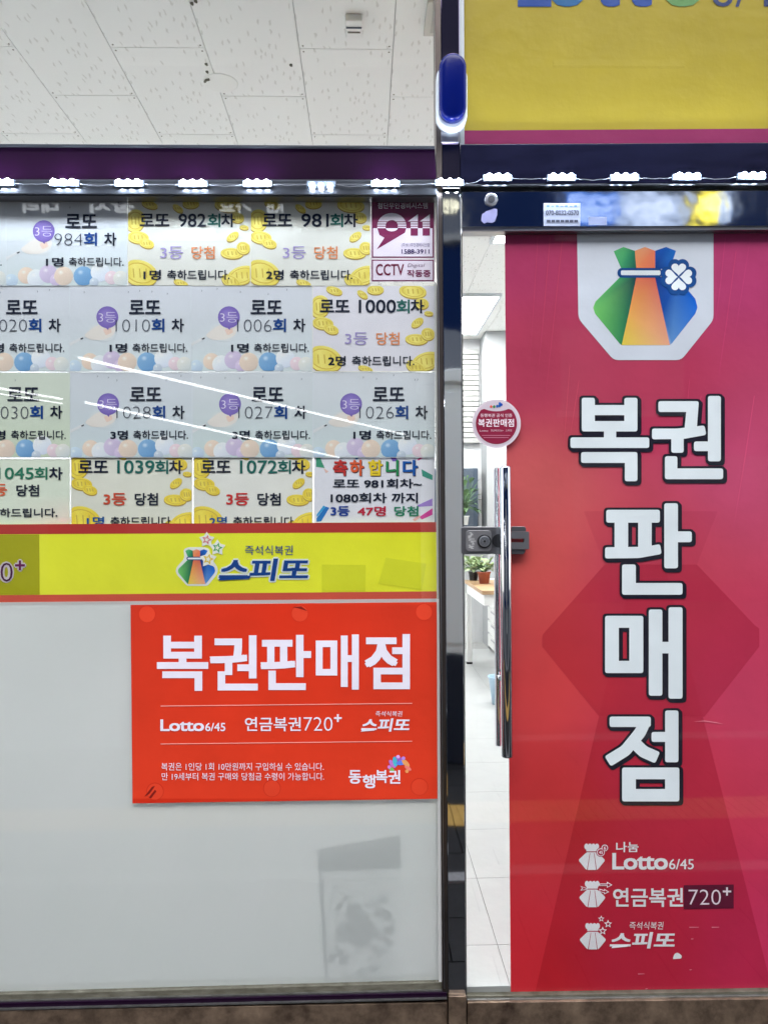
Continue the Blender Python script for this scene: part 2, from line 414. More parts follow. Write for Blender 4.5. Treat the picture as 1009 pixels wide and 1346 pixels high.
# ================================================================ LARGE STRUCTURE
FLOOR = .12; CEIL = 3.65; BACK = 6.55; XL, XR = -3.4, 2.7
def struct(o): o['kind'] = 'structure'; return o
# street side ground
struct(MB().box(-30, 30, -30, -3.2, -.3, -.12).build('road', M['asphalt']))
pv = struct(MB().box(-12, 12, -3.05, -.06, -.3, -.02).build('pavement', M['pave']))
kb = struct(MB().box(-12, 12, -3.2, -3.05, -.3, .0).build('kerb', M['kerb'], bevel=.01))
bm_ = MB().box(-.147, .147, -.147, .147, -.02, .0).build('paving_slab', M['pave'], None, .004); me0 = bm_.data
bpy.data.objects.remove(bm_)
ym = MB().box(-.147, .147, -.147, .147, -.02, .0)
for i in range(4): ym.box(-.11+i*.06, -.08+i*.06, -.13, .13, 0, .005)
yo = ym.build('tactile_paving', M['yellowpave']); me1 = yo.data; bpy.data.objects.remove(yo)
for j in range(9):
    for i in range(-9, 11):
        x = i*.3+(.15 if j % 2 else 0); y = -.25-.3*j
        o = link('tactile_slab' if j == 5 else 'paving_slab', me1 if j == 5 else me0, pv, (x if j != 5 else i*.3, y, 0))
grs = struct(MB().box(-12, 12, -1.08, -.99, -.02, .012).build('drain_strip', M['kerb']))
# room
back = struct(MB().box(XL, XR, BACK, BACK+.15, 0, CEIL).build('back_wall', M['wall']))
struct(MB().box(XL-.15, XL, .05, BACK, 0, CEIL).build('side_wall', M['wall']))
struct(MB().box(XR, XR+.15, .05, BACK, 0, CEIL).build('side_wall', M['wall']))
flo = struct(MB().box(XL, XR, .008, BACK, FLOOR-.12, FLOOR-.004).build('floor', M['grout']))
fx0 = PZ(640, 1199, FLOOR).x
fy0 = PZ(640, 1242, FLOOR).y; fy1 = PZ(640, 1154, FLOOR).y; FT = fy1-fy0
me_ft = MB().box(-.299, .299, -FT/2+.001, FT/2-.001, -.004, 0).build('floor_tile', M['floor']); d = me_ft.data; bpy.data.objects.remove(me_ft)
me_ft = MB().box(-.299, .299, .008, fy0-.001, -.004, 0).build('floor_tile', M['floor']); dc = me_ft.data; bpy.data.objects.remove(me_ft)
for i in range(math.ceil((XL-fx0)/.6), 20):
    x = fx0+.3+i*.6
    if x > XR-.28: break
    link('floor_tile', dc, flo, (x, 0, FLOOR))
    for j in range(20):
        y = fy0+FT*(j+.5)
        if y+FT/2 > BACK: break
        link('floor_tile', d, flo, (x, y, FLOOR))
cei = struct(MB().box(XL, XR, .05, BACK, CEIL+.012, CEIL+.15).build('ceiling', M['grout']))
tm = MB().box(-.2035, .2035, -.381, .381, 0, .012, M['tile'])
for sx in (-1, 1):
    for sy in (-1, 1):
        tm.tube([(sx*.188, sy*.362, .002), (sx*.188, sy*.362, -.0012)], .0042, 8, M['grease'])
t_ = tm.build('ceiling_tile'); td = t_.data; bpy.data.objects.remove(t_)
sx0 = PZ(411, 190, CEIL).x; ya = PZ(90, 62, CEIL).y; yb = PZ(245, 126, CEIL).y
LIGHTS = [(.65, 1.26, 4.72, 6.2), (.97, 1.58, 1.9, 3.3), (-1.4, -.79, 4.1, 5.5), (-2.8, -2.2, 2.6, 4.0), (-2.9, -2.3, 4.9, 6.2), (2.0, 2.5, 4.2, 5.6)]  # panels after the door-gap pair are unseen, added to brighten the room
for i in range(-8, 8):
    xc = sx0+(i+.5)*.41
    if xc-.2 < XL-.1 or xc+.2 > XR+.15: continue
    y0 = ya if i % 2 == 0 else yb
    for j in range(-6, 10):
        yc = y0+(j+.5)*.766
        if yc-.38 < .0 or yc+.38 > BACK+.2: continue
        link('ceiling_tile', td, cei, (xc, yc, CEIL))
for k, (x0, x1, y0, y1) in enumerate(LIGHTS):
    t = thing('ceiling_light', ['bright white ceiling panel light seen above the white column through the door gap', 'ceiling panel light nearest the door glass, cut off by the red poster',
              'unseen ceiling panel light added to brighten the middle of the shop', 'unseen ceiling panel light added to brighten the near left side',
              'unseen ceiling panel light added to brighten the far left corner', 'unseen ceiling panel light added to brighten the far right side'][k], 'ceiling light', ((x0+x1)/2, (y0+y1)/2, CEIL), 'white panel lights on the shop ceiling')
    f = MB(); w = .025
    f.box(x0-w, x1+w, y0-w, y0, CEIL-.03, CEIL); f.box(x0-w, x1+w, y1, y1+w, CEIL-.03, CEIL)
    f.box(x0-w, x0, y0, y1, CEIL-.03, CEIL); f.box(x1, x1+w, y0, y1, CEIL-.03, CEIL)
    f.build('light_frame', M['whiteplastic'], t)
    MB().box(x0, x1, y0, y1, CEIL-.022, CEIL-.004).build('diffuser', M['panel'], t)

# ---------------------------------------------------------------- facade frames
FX0, FX1 = -90, 1130     # pixel columns a little beyond the picture
ws = struct(MB().box(P(FX0, 700).x-.9, P(FX0, 700).x, -.06, .2, 0, 4.4).build('outer_wall', M['wall']))
struct(MB().box(P(FX1, 700).x, P(FX1, 700).x+1.2, -.06, .2, 0, 4.4).build('outer_wall', M['wall']))
struct(MB().box(P(FX0, 700).x, P(FX1, 700).x, -.06, .2, 3.6, 4.4).build('outer_wall', M['wall']))
# steel base
bt = thing('base_skirting', 'stained steel skirting plates along the foot of the shopfront', 'skirting', P(504, 1330))
bt.location.z = 0
for a, b, c in ((FX0, 587.5, 0), (589.5, 612.5, -.012), (614, FX1, 0)):
    q = [(a, 1331.3-(a)*.0205+8) if False else (a, 1328.5-.0178*a), (b, 1328.5-.0178*b), (b, 1400), (a, 1400)] if a < 580 else [(a, 1310 if a < 600 else 1318.3), (b, 1310 if a < 600 else 1311.5), (b, 1400), (a, 1400)]
    MB().prism(q, -.03+c, .03).build('skirting_plate', M['baseplate'], bt, .002)

win = thing('display_window', 'tall fixed shop window left of the steel post, its glass covered with notices and frosted film', 'shop window', P(290, 1310))
# bottom frame: gasket + purple bar
MB().prism([(FX0, 1310), (580, 1292), (580, 1303), (FX0, 1321)], -.012, .04).build('gasket', M['grease'], win)
MB().prism([(FX0, 1318.2), (583, 1301.5), (583, 1304.5), (FX0, 1321)], -.02, -.0125).build('sill_edge', M['alu'], win)
MB().prism([(FX0, 1321.2), (587, 1304.8), (587, 1312.5), (FX0, 1329)], -.026, .04).build('bottom_rail', M['purple'], win, .002)
MB().prism([(FX0, 1329), (587, 1312.5), (587, 1314), (FX0, 1330.5)], -.034, .03).build('bottom_lip', M['alu'], win)
MB().prism([(FX0, 257), (574, 258.5), (580.4, 1292), (FX0, 1310)], -.004, .004).build('pane', M['glass'], win)
# jamb (brown/purple bar) next to the post
MB().prism([(571.2, -60), (578.2, -60), (589, 1310), (581, 1303)], -.022, .05).build('jamb', M['bronze'], win, .0015)
MB().prism([(574.2, 246), (575.2, 246), (584.4, 1300), (583.4, 1300)], -.0245, -.0225).build('jamb_edge', M['brush'], win)
# transom left: purple panel + ledge
tr = thing('transom_bar', 'dark purple transom panel between the upper window and the notices, with a dark ledge', 'transom', P(290, 225))
MB().prism([(FX0, 189), (571, 192), (573, 236), (FX0, 236)], -.02, .05).build('transom_panel', M['purple'], tr)
MB().prism([(FX0, 188.6), (571, 191.6), (571, 194.5), (FX0, 191.5)], -.03, -.0205).build('upper_lip', M['darkbar'], tr, .001)
MB().prism([(FX0, 236), (573, 236.5), (573.6, 241), (FX0, 241)], -.03, .05).build('ledge_upper', M['darkbar'], tr, .001)
MB().prism([(FX0, 241.3), (573.6, 241.3), (574, 256.5), (FX0, 254.5)], -.04, .05).build('ledge', M['darkbar'], tr, .002)
MB().prism([(FX0, 255), (574, 257), (574, 259.5), (FX0, 257.5)], -.028, .03).build('ledge_lip', M['brush'], tr)
# upper window
uw = thing('upper_window', 'clear upper window over the purple transom with the ceiling visible through it', 'window', P(290, 186))
MB().prism([(FX0, -60), (571, -60), (571, 191.6), (FX0, 188.6)], -.004, .004).build('pane', M['glass'], uw)
# mirror post
post = thing('steel_post', 'mirror polished stainless steel post between display window and door', 'post', P(600, 1308))
post.location.z = .1
MB().prism([(578.6, -60), (603, -60), (604.8, 246), (580.9, 246)], -.02, .06).build('upper_post', pbr('dark_polished_steel', (.22, .18, .27), .06, 1, bump=(3, .1, .01)), post, .002)
MB().prism([(580.9, 246.6), (604.8, 246.6), (612.3, 1310), (589.2, 1310)], -.024, .06).build('lower_post', M['mirror'], post, .002)
MB().prism([(606, 246.6), (606.9, 246.6), (613.2, 1310), (612.4, 1310)], -.004, .02).build('door_seal', M['black'], post)
# transom right
tr2 = thing('door_header', 'dark steel header above the glass door, reflecting the street', 'door header', P(800, 245))
MB().prism([(605, 190), (FX1, 187.2), (FX1, 240), (605, 242)], -.02, .06).build('header_panel', M['navysteel'], tr2, .001)
MB().prism([(605, 242.2), (FX1, 240.2), (FX1, 243), (605, 245)], -.034, .05).build('header_ledge', M['darkbar'], tr2, .001)
MB().prism([(605.5, 245.4), (FX1, 243.4), (FX1, 250.5), (605.5, 252)], -.01, .05).build('header_gap', M['black'], tr2)
# yellow transom sign (film behind glass)
yw = thing('sign_window', 'upper window above the door, covered from inside by a yellow lottery sign', 'window', P(800, 186))
MB().prism([(603.5, -60), (FX1, -60), (FX1, 187), (603.5, 189.8)], -.004, .004).build('pane', M['glass'], yw)
MB().prism([(603.2, -60), (609.2, -60), (610.2, 189.6), (604.2, 189.8)], -.0055, -.0042).build('white_strip', M['whiteplastic'], yw)
ys = thing('lottery_sign', 'yellow lottery sign with a magenta border above the door, bottoms of blue and green letters', 'sign', P(810, 180, .01))
sheet('sign_sheet', ys, [(609, -60), (FX1, -60), (FX1, 187), (609, 189.6)], .010, (182, 168, 62), mat='vinyl', t=.002)
a = Art(.010)
a.grid(lambda y: 609.3, lambda y: FX1-1, -55, 171.4, 6, 6, lambda x, y: mixc((160, 140, 30), (182, 162, 54), min(1, max(0, (y/171)))), 0)
a.poly([(609.3, 171.6), (FX1-1, 168.3), (FX1-1, 187), (609.3, 189.4)], (146, 42, 94), 1)
a.build('sign_print', ys, 'vinyl')
a = Art(.0095)
for ch, x0, x1, c in (('L', 680, 724, (16, 62, 140)), ('o', 722, 768, (20, 88, 140)), ('t', 781, 814, (16, 62, 140)), ('t', 822, 856, (16, 62, 140)), ('o', 872, 921, (96, 140, 84))):
    a.text(ch, x0, -52 if ch != 'o' else -32, x1, 9, c, .05, 2)
a.text('6/45', 935, -30, 1045, 9, (40, 52, 100), .0, 2)
a.build('lettering', ys, 'vinyl')
# ---------------------------------------------------------------- glass door
door = thing('glass_door', 'frameless glass shop door with polished steel top rail and long bar handle', 'door', P(800, 1309))
DY = 0.0
MB().prism([(607, 300), (FX1-15, 298), (FX1-15, 1303), (613.5, 1309.5)], -.005, .005).build('pane', M['glass'], door)
tr_ = MB().prism([(606.8, 252.4), (FX1-15, 250.5), (FX1-15, 296), (606.8, 298)], -.028, .028).build('top_rail', M['rail'], door)
MB().prism([(606.8, 298.2), (FX1-15, 296.2), (FX1-15, 301.5), (606.8, 304.3)], -.022, .022).build('rail_lip', M['brush'], door, .001)
c0 = P(645, 263, -.028)
kh = MB().tube([c0+Vector((0, 0, 0)), c0+Vector((0, -.006, 0))], .02, 24).build('keyhole_plate', M['brush'], door, .001)
MB().tube([c0+Vector((0, -.0062, 0)), c0+Vector((0, -.008, 0))], .011, 20).build('keyhole', M['lockdark'], kh)
MB().prism([(613.5, 1309.6), (FX1-15, 1301.5), (FX1-15, 1307), (613.5, 1314)], -.012, .02).build('bottom_seal', M['grease'], door)
MB().prism([(613.5, 1314), (FX1-15, 1307), (FX1-15, 1312), (613.5, 1318.2)], -.02, .02).build('bottom_rail', M['alu'], door, .001)
# handles
def bar(px0, px1, py0, py1, y, name, mat, label, right):
    pxc = (px0+px1)/2; a0 = P(pxc-.7, py0, y); a1 = P(pxc+2.2, py1, y)
    r = (P(px1, 800, y).x-P(px0, 800, y).x)/2
    h = MB().tube([a0, a0+Vector((0, 0, -.004)), a1+Vector((0, 0, .004)), a1], r, 28, rs=[r*.9, r, r, r*.9]).build(name, mat, door)
    h['label'] = label
    for fy in (710, 887):
        p = P(pxc+1, fy, y)
        MB().tube([p, Vector((p.x, 0.004 if y < 0 else -.004, p.z))], .008, 14).build('standoff', M['mirror'], h)
    return h
bar(656.5, 671.5, 613, 995, -.062, 'bar_handle', M['mirror'], 'outer polished steel bar handle', 1)
bar(648.5, 658.5, 615, 980, .06, 'bar_handle', M['mirror'], 'inner bar handle seen through the door glass', 1)
# lock
lk = thing('door_lock', 'grey metal door lock with a round key cylinder beside the bar handle', 'lock', P(640, 728, -.012))
MB().prism(rr(606.5, 692.5, 658, 728.5, 2.5), -.032, -.0055).build('lock_case', M['lock'], lk, .0015)
MB().prism(rr(612, 697, 645.5, 725, 5), -.036, -.0325).build('face_plate', pbr('worn_face_plate', (.3, .3, .315), .4, .7), lk, .001)
c0 = P(636, 711.5, -.036)
cy = MB().tube([c0, c0+Vector((0, -.004, 0))], .0215, 28).build('cylinder_ring', M['lockdark'], lk, .0008)
MB().tube([c0+Vector((0, -.0042, 0)), c0+Vector((0, -.0075, 0))], .017, 28).build('key_cylinder', pbr('cylinder_metal', (.42, .44, .48), .3, .9), cy, .0008)
MB().tube([c0+Vector((0, -.0077, 0)), c0+Vector((0, -.0085, 0))], .0042, 12).build('keyhole', M['black'], cy)
for rr_ in (.0115, .0075):
    pts = [c0+Vector((rr_*math.cos(a_*.35), -.0078, rr_*math.sin(a_*.35))) for a_ in range(19)]
    MB().tube(pts, .0006, 5).build('groove', M['lockdark'], cy)
a = Art(-.0368)
for i in range(16):
    x = 614.5+random.random()*6; y0 = 700+i*1.35
    a.poly(rect(x, y0, x+2+random.random()*5, y0+.8), (205, 205, 205), 1)
a.build('worn_label', lk)
c1 = P(655, 710.8, -.034)
MB().tube([c1, c1+Vector((0, -.004, 0))], .021, 24).build('spindle_ring', M['lockdark'], lk)
MB().prism([(671, 692), (689, 692), (691, 694.5), (691, 698.6), (671, 698.6)], -.02, -.0055).build('hasp_back', M['lock'], lk, .001)
hs = MB()
hs.prism([(671, 722.3), (690, 722.3), (690, 725), (688, 728.5), (671, 728.5)], -.02, -.0055)
hs.build('hasp_back', M['lock'], lk, .001)
hs = MB()
hs.prism([(671, 698.8), (695, 698.8), (695, 708), (671, 708)], -.026, -.007)
hs.prism([(671, 713), (695, 713), (695, 722), (671, 722)], -.026, -.007)
hs.prism([(688.5, 708), (695, 708), (695, 713), (688.5, 713)], -.026, -.007)
hs.build('slotted_keeper', pbr('keeper_metal', (.3, .3, .32), .35, .8), lk)
lk['group'] = 'door hardware'

# ================================================================ DOOR POSTER
def fcol(x, y):
    pts = [(690,330,(166,50,92)),(980,330,(176,56,106)),(850,520,(178,52,84)),(690,480,(174,56,84)),(700,640,(202,92,92)),(680,740,(206,86,80)),(980,600,(192,72,110)),
           (690,900,(200,60,62)),(720,1050,(176,46,48)),(690,1290,(186,36,46)),(980,900,(186,56,88)),(850,760,(188,62,84)),(980,1250,(184,46,84)),(850,1250,(178,40,64)),(850,1000,(184,50,74)),(670,830,(196,66,68))]
    s = [0, 0, 0]; w = 0
    for px, py, c in pts:
        q = 1/(((px-x)**2+(py-y)**2)+2500)**1.7; w += q
        for i in range(3): s[i] += c[i]*q
    g = 1+.10*min(1, max(0, (y-500)/500))  # lower print lightened in its colour to make up for weaker light
    return tuple(min(250, v/w*g) for v in s)
DP = .0075
dpo = thing('door_poster', 'tall red and magenta lottery poster on the glass door with large white outlined letters', 'poster', P(840, 1306, DP))
pl = lambda y: 663+(y-305)*.0079
prr = lambda y: FX1-25
sheet('poster_sheet', dpo, [(663, 304.3), (FX1-25, 301), (FX1-25, 1303), (671, 1308)], DP+.0003, (180, 50, 80), mat='vinyl')
a = Art(DP)
a.grid(pl, prr, 304.6, 1306.5, 60, 24, fcol, 0)
def dark(f, g=0, b=1): return lambda x, y: tuple(max(0, v*q) for v, q in zip(fcol(x, y), f))
# faint pouch silhouette
def hexl(y):
    if y < 742: return 770+(y-680)*24/62
    if y < 835: return 794-(y-742)*82/93
    if y < 850: return 712
    return 712+(y-850)*75/92
def hexr(y):
    if y < 742: return 939-(y-680)*24/62
    if y < 826: return 915+(y-742)*80/84
    if y < 850: return 997
    return 997-(y-850)*72/92
a.grid(hexl, hexr, 742, 942, 50, 10, dark((.91, .72, .80)), 1)
a.grid(hexl, hexr, 672, 741.8, 10, 6, dark((.965, .9, .94)), 1)
a.grid(lambda y: max(pl(y)+.5, 799-(y-888)*.231), lambda y: 913+(y-903)*.254, 942.2, 1306, 40, 10, dark((.91, .74, .80)), 1)
a.grid(lambda y: 799-(y-888)*.231, lambda y: 913+(y-903)*.254, 742.4, 941.8, 20, 4, dark((.9, .66, .76)), 2)
rg = random.Random(3)
for (x0, y0, x1, y1) in ((706,312,694,500),(722,312,704,520),(738,316,712,560),(952,312,938,440),(966,330,940,520),(985,312,960,470),(748,480,736,640),(990,520,962,700),(760,500,744,600),(905,500,893,640),(920,520,904,610)):
    w = .5+rg.random()*.7; c = tuple(min(255, v*1.05+5) for v in fcol((x0+x1)/2, (y0+y1)/2))
    a.poly([(x0, y0), (x0+w, y0), ((x0+x1)/2+w*1.6, (y0+y1)/2), (x1, y1), ((x0+x1)/2, (y0+y1)/2)], c, 2.4)
a.build('poster_print', dpo, 'vinyl')
# white tag and pouch emblem
Z = lambda x, y: (740+x/3.364, 300+y/3.364)
a = Art(DP-.0012)
a.poly([Z(*p) for p in [(60,16),(663,16)]+rnd([(663,16),(663,405),(520,583),(222,583),(66,400),(60,16)], 22)[4:-4]], (206, 210, 222), 0)
def pouch(a, T, stars=False, L=1):
    g1, g2, g3 = (20, 90, 70), (86, 176, 110), (150, 205, 120)
    a.poly([T(*p) for p in [(222,102),(265,83),(315,100),(322,180),(256,180)]], g1, L, [g2, g2, (30, 120, 90), (20, 80, 70), (60, 150, 100)])
    a.poly([T(*p) for p in [(250,216),(322,216),(290,370),(257,517),(248,510),(140,378),(131,352),(141,325)]], g1, L,
           [(60, 150, 90), (22, 60, 70), (30, 100, 80), (40, 130, 80), (40, 140, 80), (110, 190, 100), (140, 205, 120), (100, 180, 100)])
    a.poly([T(*p) for p in [(315,100),(360,83),(405,100),(404,180),(322,180)]], g1, L, [(232, 150, 100), (236, 150, 110), (232, 120, 90), (220, 110, 80), (225, 130, 80)])
    a.poly([T(*p) for p in [(322,216),(404,216),(438,370),(470,517),(257,517),(290,370)]], g1, L, [(214, 110, 80), (200, 90, 80), (222, 130, 90), (232, 160, 130), (240, 200, 70), (232, 160, 80)])
    a.poly([T(*p) for p in [(405,100),(453,83),(497,100),(470,180),(405,180)]], g1, L, [(14, 80, 170), (14, 86, 180), (30, 110, 200), (14, 80, 170), (10, 50, 120)])
    a.poly([T(*p) for p in [(404,216),(500,216),(582,312),(592,350),(582,378),(480,508),(470,517),(438,370)]], g1, L,
           [(10, 50, 120), (14, 80, 170), (14, 86, 190), (16, 100, 205), (14, 90, 190), (90, 140, 200), (150, 170, 210), (20, 70, 150)])
    a.poly([T(*p) for p in rr(238,176,436,219,20)], (14, 66, 128), L+1)
    a.poly([T(*p) for p in rr(253,187,428,208,6)], (214, 220, 228), L+2)
pouch(a, Z)
for q, (dx, dy) in enumerate(((0, -1), (1, 0), (0, 1), (-1, 0))):
    cx, cy_ = 508, 216
    for sgn in (-1, 1):
        ox, oy = (sgn*18, -48) ; 
        def rot(x, y, q=q): 
            for _ in range(q): x, y = -y, x
            return x, y
        x, y = rot(sgn*17, -50); a.poly([Z(*p) for p in ell(cx+x, cy_+y, 29, 29)], (14, 66, 128), 4)
    w = [rot(*p) for p in ((-44, -44), (44, -44), (0, 6))]
    a.poly([Z(cx+x, cy_+y) for x, y in w], (14, 66, 128), 4)
for q in range(4):
    hp = []
    for i in range(24):
        t = 2*math.pi*i/24; hx = 16*math.sin(t)**3; hy = 13*math.cos(t)-5*math.cos(2*t)-2*math.cos(3*t)-math.cos(4*t)
        x, y = hx*2.05, -38-hy*1.95+2
        for _ in range(q): x, y = -y, x
        hp.append(Z(508+x, 216+y))
    a.poly(hp, (214, 220, 228), 5)
a.build('pouch_emblem', dpo, 'vinyl')
# big letters
Z6 = lambda x, y: (720+x/3.363, 680+y/3.363)
R_ = lambda z, x0, y0, x1, y1: [z(x0, y0), z(x1, y0), z(x1, y1), z(x0, y1)]
G = {
 '복': [R_(Z,80,750,138,897), R_(Z,268,750,326,897), R_(Z,80,782,326,827), R_(Z,80,853,326,899), R_(Z,178,885,232,935), R_(Z,30,925,378,972), R_(Z,77,990,326,1038), R_(Z,270,990,326,1119)],
 '권': [[Z(*p) for p in ((418,765),(594,765),(594,813),(418,813))], [Z(*p) for p in ((546,765),(597,765),(588,885),(533,892))],
        [Z(*p) for p in ((390,886),(500,886),(622,872),(630,914),(530,932),(390,934))], R_(Z,475,915,530,993), R_(Z,637,742,694,1031), R_(Z,575,943,660,986), R_(Z,447,1008,502,1110), R_(Z,447,1062,704,1110)],
 '판': [R_(Z,188,1245,425,1302), R_(Z6,292,0,352,140), R_(Z6,396,0,456,140), [Z6(*p) for p in ((250,132),(430,130),(493,118),(500,162),(400,180),(250,182))],
        [(872,661.5),(890,661.5),(890,747),(872,747)], R_(Z6,555,62,633,110), R_(Z6,325,208,386,342), R_(Z6,325,290,592,342)],
 '매': [R_(Z6,250,435,311,688), R_(Z6,357,435,419,688), R_(Z6,250,435,419,488), R_(Z6,250,634,419,688), R_(Z6,443,407,503,788), R_(Z6,530,397,592,801), R_(Z6,490,550,545,601)],
 '점': [R_(Z6,270,880,452,926), [Z6(*p) for p in thick([(430,895),(405,950),(340,1030),(262,1078)], 52)], [Z6(*p) for p in thick([(368,985),(420,1035),(482,1062)], 54)],
        R_(Z6,515,853,574,1082), R_(Z6,455,948,540,992), R_(Z6,325,1105,386,1255), R_(Z6,515,1105,578,1255), R_(Z6,325,1105,578,1157), R_(Z6,325,1200,578,1255)],
}
for ch, polys in G.items():
    o_ = Art(DP-.0012); w_ = Art(DP-.0012)
    for p in polys:
        q = rnd(p, 3.2)
        e = rnd(grow(p, 3.0), 5)
        for dx, dy in ((0, 0), (1.2, 1.2), (2.4, 2.4)):
            o_.poly([(x+dx, y+dy) for x, y in e], (30, 28, 40), 3)
        w_.poly(q, (212, 220, 226), 5)
    x = w_.build('big_letter', dpo, 'vinyl'); o_.build('letter_outline', x, 'vinyl')
# small logos
Z7 = lambda x, y: (700+x/3.265, 1060+y/3.265)
wh = (224, 220, 224)
a = Art(DP-.0012)
def mini(a, T, cx, cy, kind):
    U = lambda x, y: T(cx+x, cy+y)
    line = (160, 36, 62)
    for i in range(4):
        a.poly([U(*p) for p in ell(-23+i*15, -50, 9, 13)], wh, 1)
    a.poly([U(*p) for p in ((-27,-50),(27,-50),(22,-24),(-22,-24))], wh, 1)
    a.poly([U(*p) for p in rnd([(-22,-26),(22,-26),(58,8),(24,50),(-24,50),(-58,8)], 8)], wh, 2)
    a.poly([U(*p) for p in ((-26,-30),(24,-30),(24,-26),(-26,-26))], line, 3)
    a.poly([U(*p) for p in ((-9,-22),(-7,-22),(-18,50),(-21,50))], line, 3)
    a.poly([U(*p) for p in ((9,-22),(11,-22),(21,50),(18,50))], line, 3)
    if kind == 0:
        for x, y, r, tx in ((38,-26,17,'45'), (55,-45,14,'6')):
            a.poly([U(*p) for p in ell(x, y, r+3, r+3)], line, 3); a.poly([U(*p) for p in ell(x, y, r, r)], wh, 4)
            a.poly([U(*p) for p in ell(x, y, r-3, r-3)], line, 5)
            b = U(x-8, y-7); c = U(x+8, y+7); a.text(tx, b[0]+(1 if len(tx) == 1 else 0), b[1], c[0]-(1 if len(tx) == 1 else 0), c[1], wh, .02, 6)
    if kind == 1:
        for p in (((-52,-42),(-22,-32),(-22,-26),(-52,-22),(-44,-32)), ((30,-52),(62,-52),(62,-60),(86,-46),(62,-34),(62,-42),(30,-42)), ((30,-30),(50,-24),(50,-30),(72,-16),(50,-6),(50,-12),(30,-16))):
            a.poly([U(*q) for q in p], wh, 4); a.poly([U(*q) for q in grow(p, -3)], line, 5)
    if kind == 2:
        for x, y, r in ((42,-30,19), (65,-60,18), (36,-82,14)):
            a.poly([U(*p) for p in star(x, y, r)], wh, 4); a.poly([U(*p) for p in star(x, y, r*.55)], line, 5)
mini(a, Z7, 252, 222, 0); mini(a, Z7, 254, 382, 1); mini(a, Z7, 256, 563, 2)
a.build('small_pouch_icons', dpo, 'vinyl')
a = Art(DP-.0012)
a.text('나눔', 809, 1106.5, 838.5, 1120, wh, .03, 2)
a.text('Lotto', 804, 1121, 877, 1143, wh, .036, 2, sp=.95)
a.text('6/45', 878.5, 1129, 911, 1142.5, wh, .015, 2)
a.text('연금복권', 805, 1167, 897, 1192, wh, .03, 2)
a.poly([(898, 1163.5), (963.5, 1162.5), (963.5, 1194), (898, 1195)], (92, 22, 48), 1)
a.text('720', 904, 1169, 946.5, 1189, (214, 200, 208), -.012, 3)
a.text('+', 949, 1166, 960, 1177, (214, 200, 208), .02, 3)
a.text('즉석식복권', 826, 1211.5, 870.5, 1221.5, wh, .0, 2, shear=.1)
a.text('스피또', 800, 1225, 885, 1246.5, wh, .045, 2, shear=.18)
a.poly([(804, 1243.5), (826, 1241), (824, 1244), (803, 1246)], wh, 3)
a.build('lettering', dpo, 'vinyl')
a = Art(DP-.0012)
a.poly(rnd([Z7(*p) for p in ((598,655),(606,632),(620,626),(638,640),(636,652),(612,654))], 2), (226, 222, 226), 2)
for x, y, w in ((464,718,14),(690,518,20),(782,518,16),(683,568,5),(676,700,5),(487,782,5)):
    a.poly([Z7(x-w, y-2), Z7(x+w, y-1), Z7(x+w, y+1), Z7(x-w, y+3)], (214, 120, 140), 2)
a.poly([Z6(*p) for p in ((640,903),(690,898),(740,905),(775,914),(740,909),(690,902))], (226, 130, 150), 2)
a.build('scuff_marks', dpo, 'vinyl')['kind'] = 'stuff'

# round sticker
rs_ = thing('round_sticker', 'round maroon and silver authorised seller sticker on the door glass edge', 'sticker', P(652, 589, -.006))
sheet('sticker_disc', rs_, ell(652, 556.8, 32, 32, 0, 48), -.0068, (196, 186, 194), t=.0009, mat='vinyl')
a = Art(-.0069)
a.poly(ell(652, 556.8, 30, 30, 0, 44), (186, 174, 184), 0)
lo = [(652+27*math.cos(math.radians(t)), 556.8+27*math.sin(math.radians(t))) for t in range(-42, 223, 8)]
lo += [(636+i*32/6, 537.5+3.2*(1-((i-3)/3)**2)) for i in range(0, 7)]
a.poly(lo, (124, 28, 56), 1)
a.build('sticker_face', rs_, 'vinyl')
a = Art(-.0069)
a.text('동행복권 공식 인증', 631, 543.8, 672.5, 548.3, (226, 206, 214), .0, 2)
a.text('복권판매점', 628, 550.5, 675, 561, (232, 216, 224), .02, 2)
a.text('Lotto', 630, 565, 641, 567.3, (210, 180, 190), 0, 2); a.text('연금복권720+', 644.5, 564.5, 661, 567.3, (210, 180, 190), 0, 2); a.text('스피또', 664, 564.3, 672.5, 567.3, (210, 180, 190), 0, 2)
for k in range(2): a.poly(rect(633+k*2, 572+k*2.8, 670-k*2, 572.8+k*2.8), (176, 110, 130), 2)
for x, y, c in ((645,534.5,(200,80,60)),(649,534.5,(60,120,60)),(653,534,(20,80,150)),(656,533.5,(20,80,150)),(656.5,530.5,(20,90,170)),(658.5,532,(20,60,150))):
    a.poly(ell(x, y, 1.7, 1.9, 0, 10), c, 2)
a.build('lettering', rs_, 'vinyl')

# labels on the top rail
for px, lab, w, h, txt in ((738, 'pale phone number label on the steel rail over the door', 48, 30, True), (785, 'small blank silver label right of the phone number label', 24, 11, False)):
    y0 = 267 if txt else 285
    t = thing('rail_label', lab, 'label', P(px, y0+h, -.029))
    sheet('label_sheet', t, rect(px-w/2, y0, px+w/2, y0+h), -.0288, (140, 148, 168) if txt else (118, 128, 158), t=.0006)
    if txt:
        a = Art(-.0289)
        a.text('070-8032-0570', px-21, y0+9.5, px+22, y0+16, (34, 38, 56), .02, 2)
        for k in range(7):
            a.poly(rect(px-20+k*6, y0+3+(k % 2), px-16.5+k*6, y0+5), (70, 110, 170), 2)
            a.poly(rect(px-20+k*6, y0+22, px-15+k*6, y0+25.5), (60, 64, 80), 2)
        a.build('lettering', t)
t = thing('torn_tape', 'torn pale tape patch below the keyhole of the door rail', 'tape', P(642, 297, -.029))
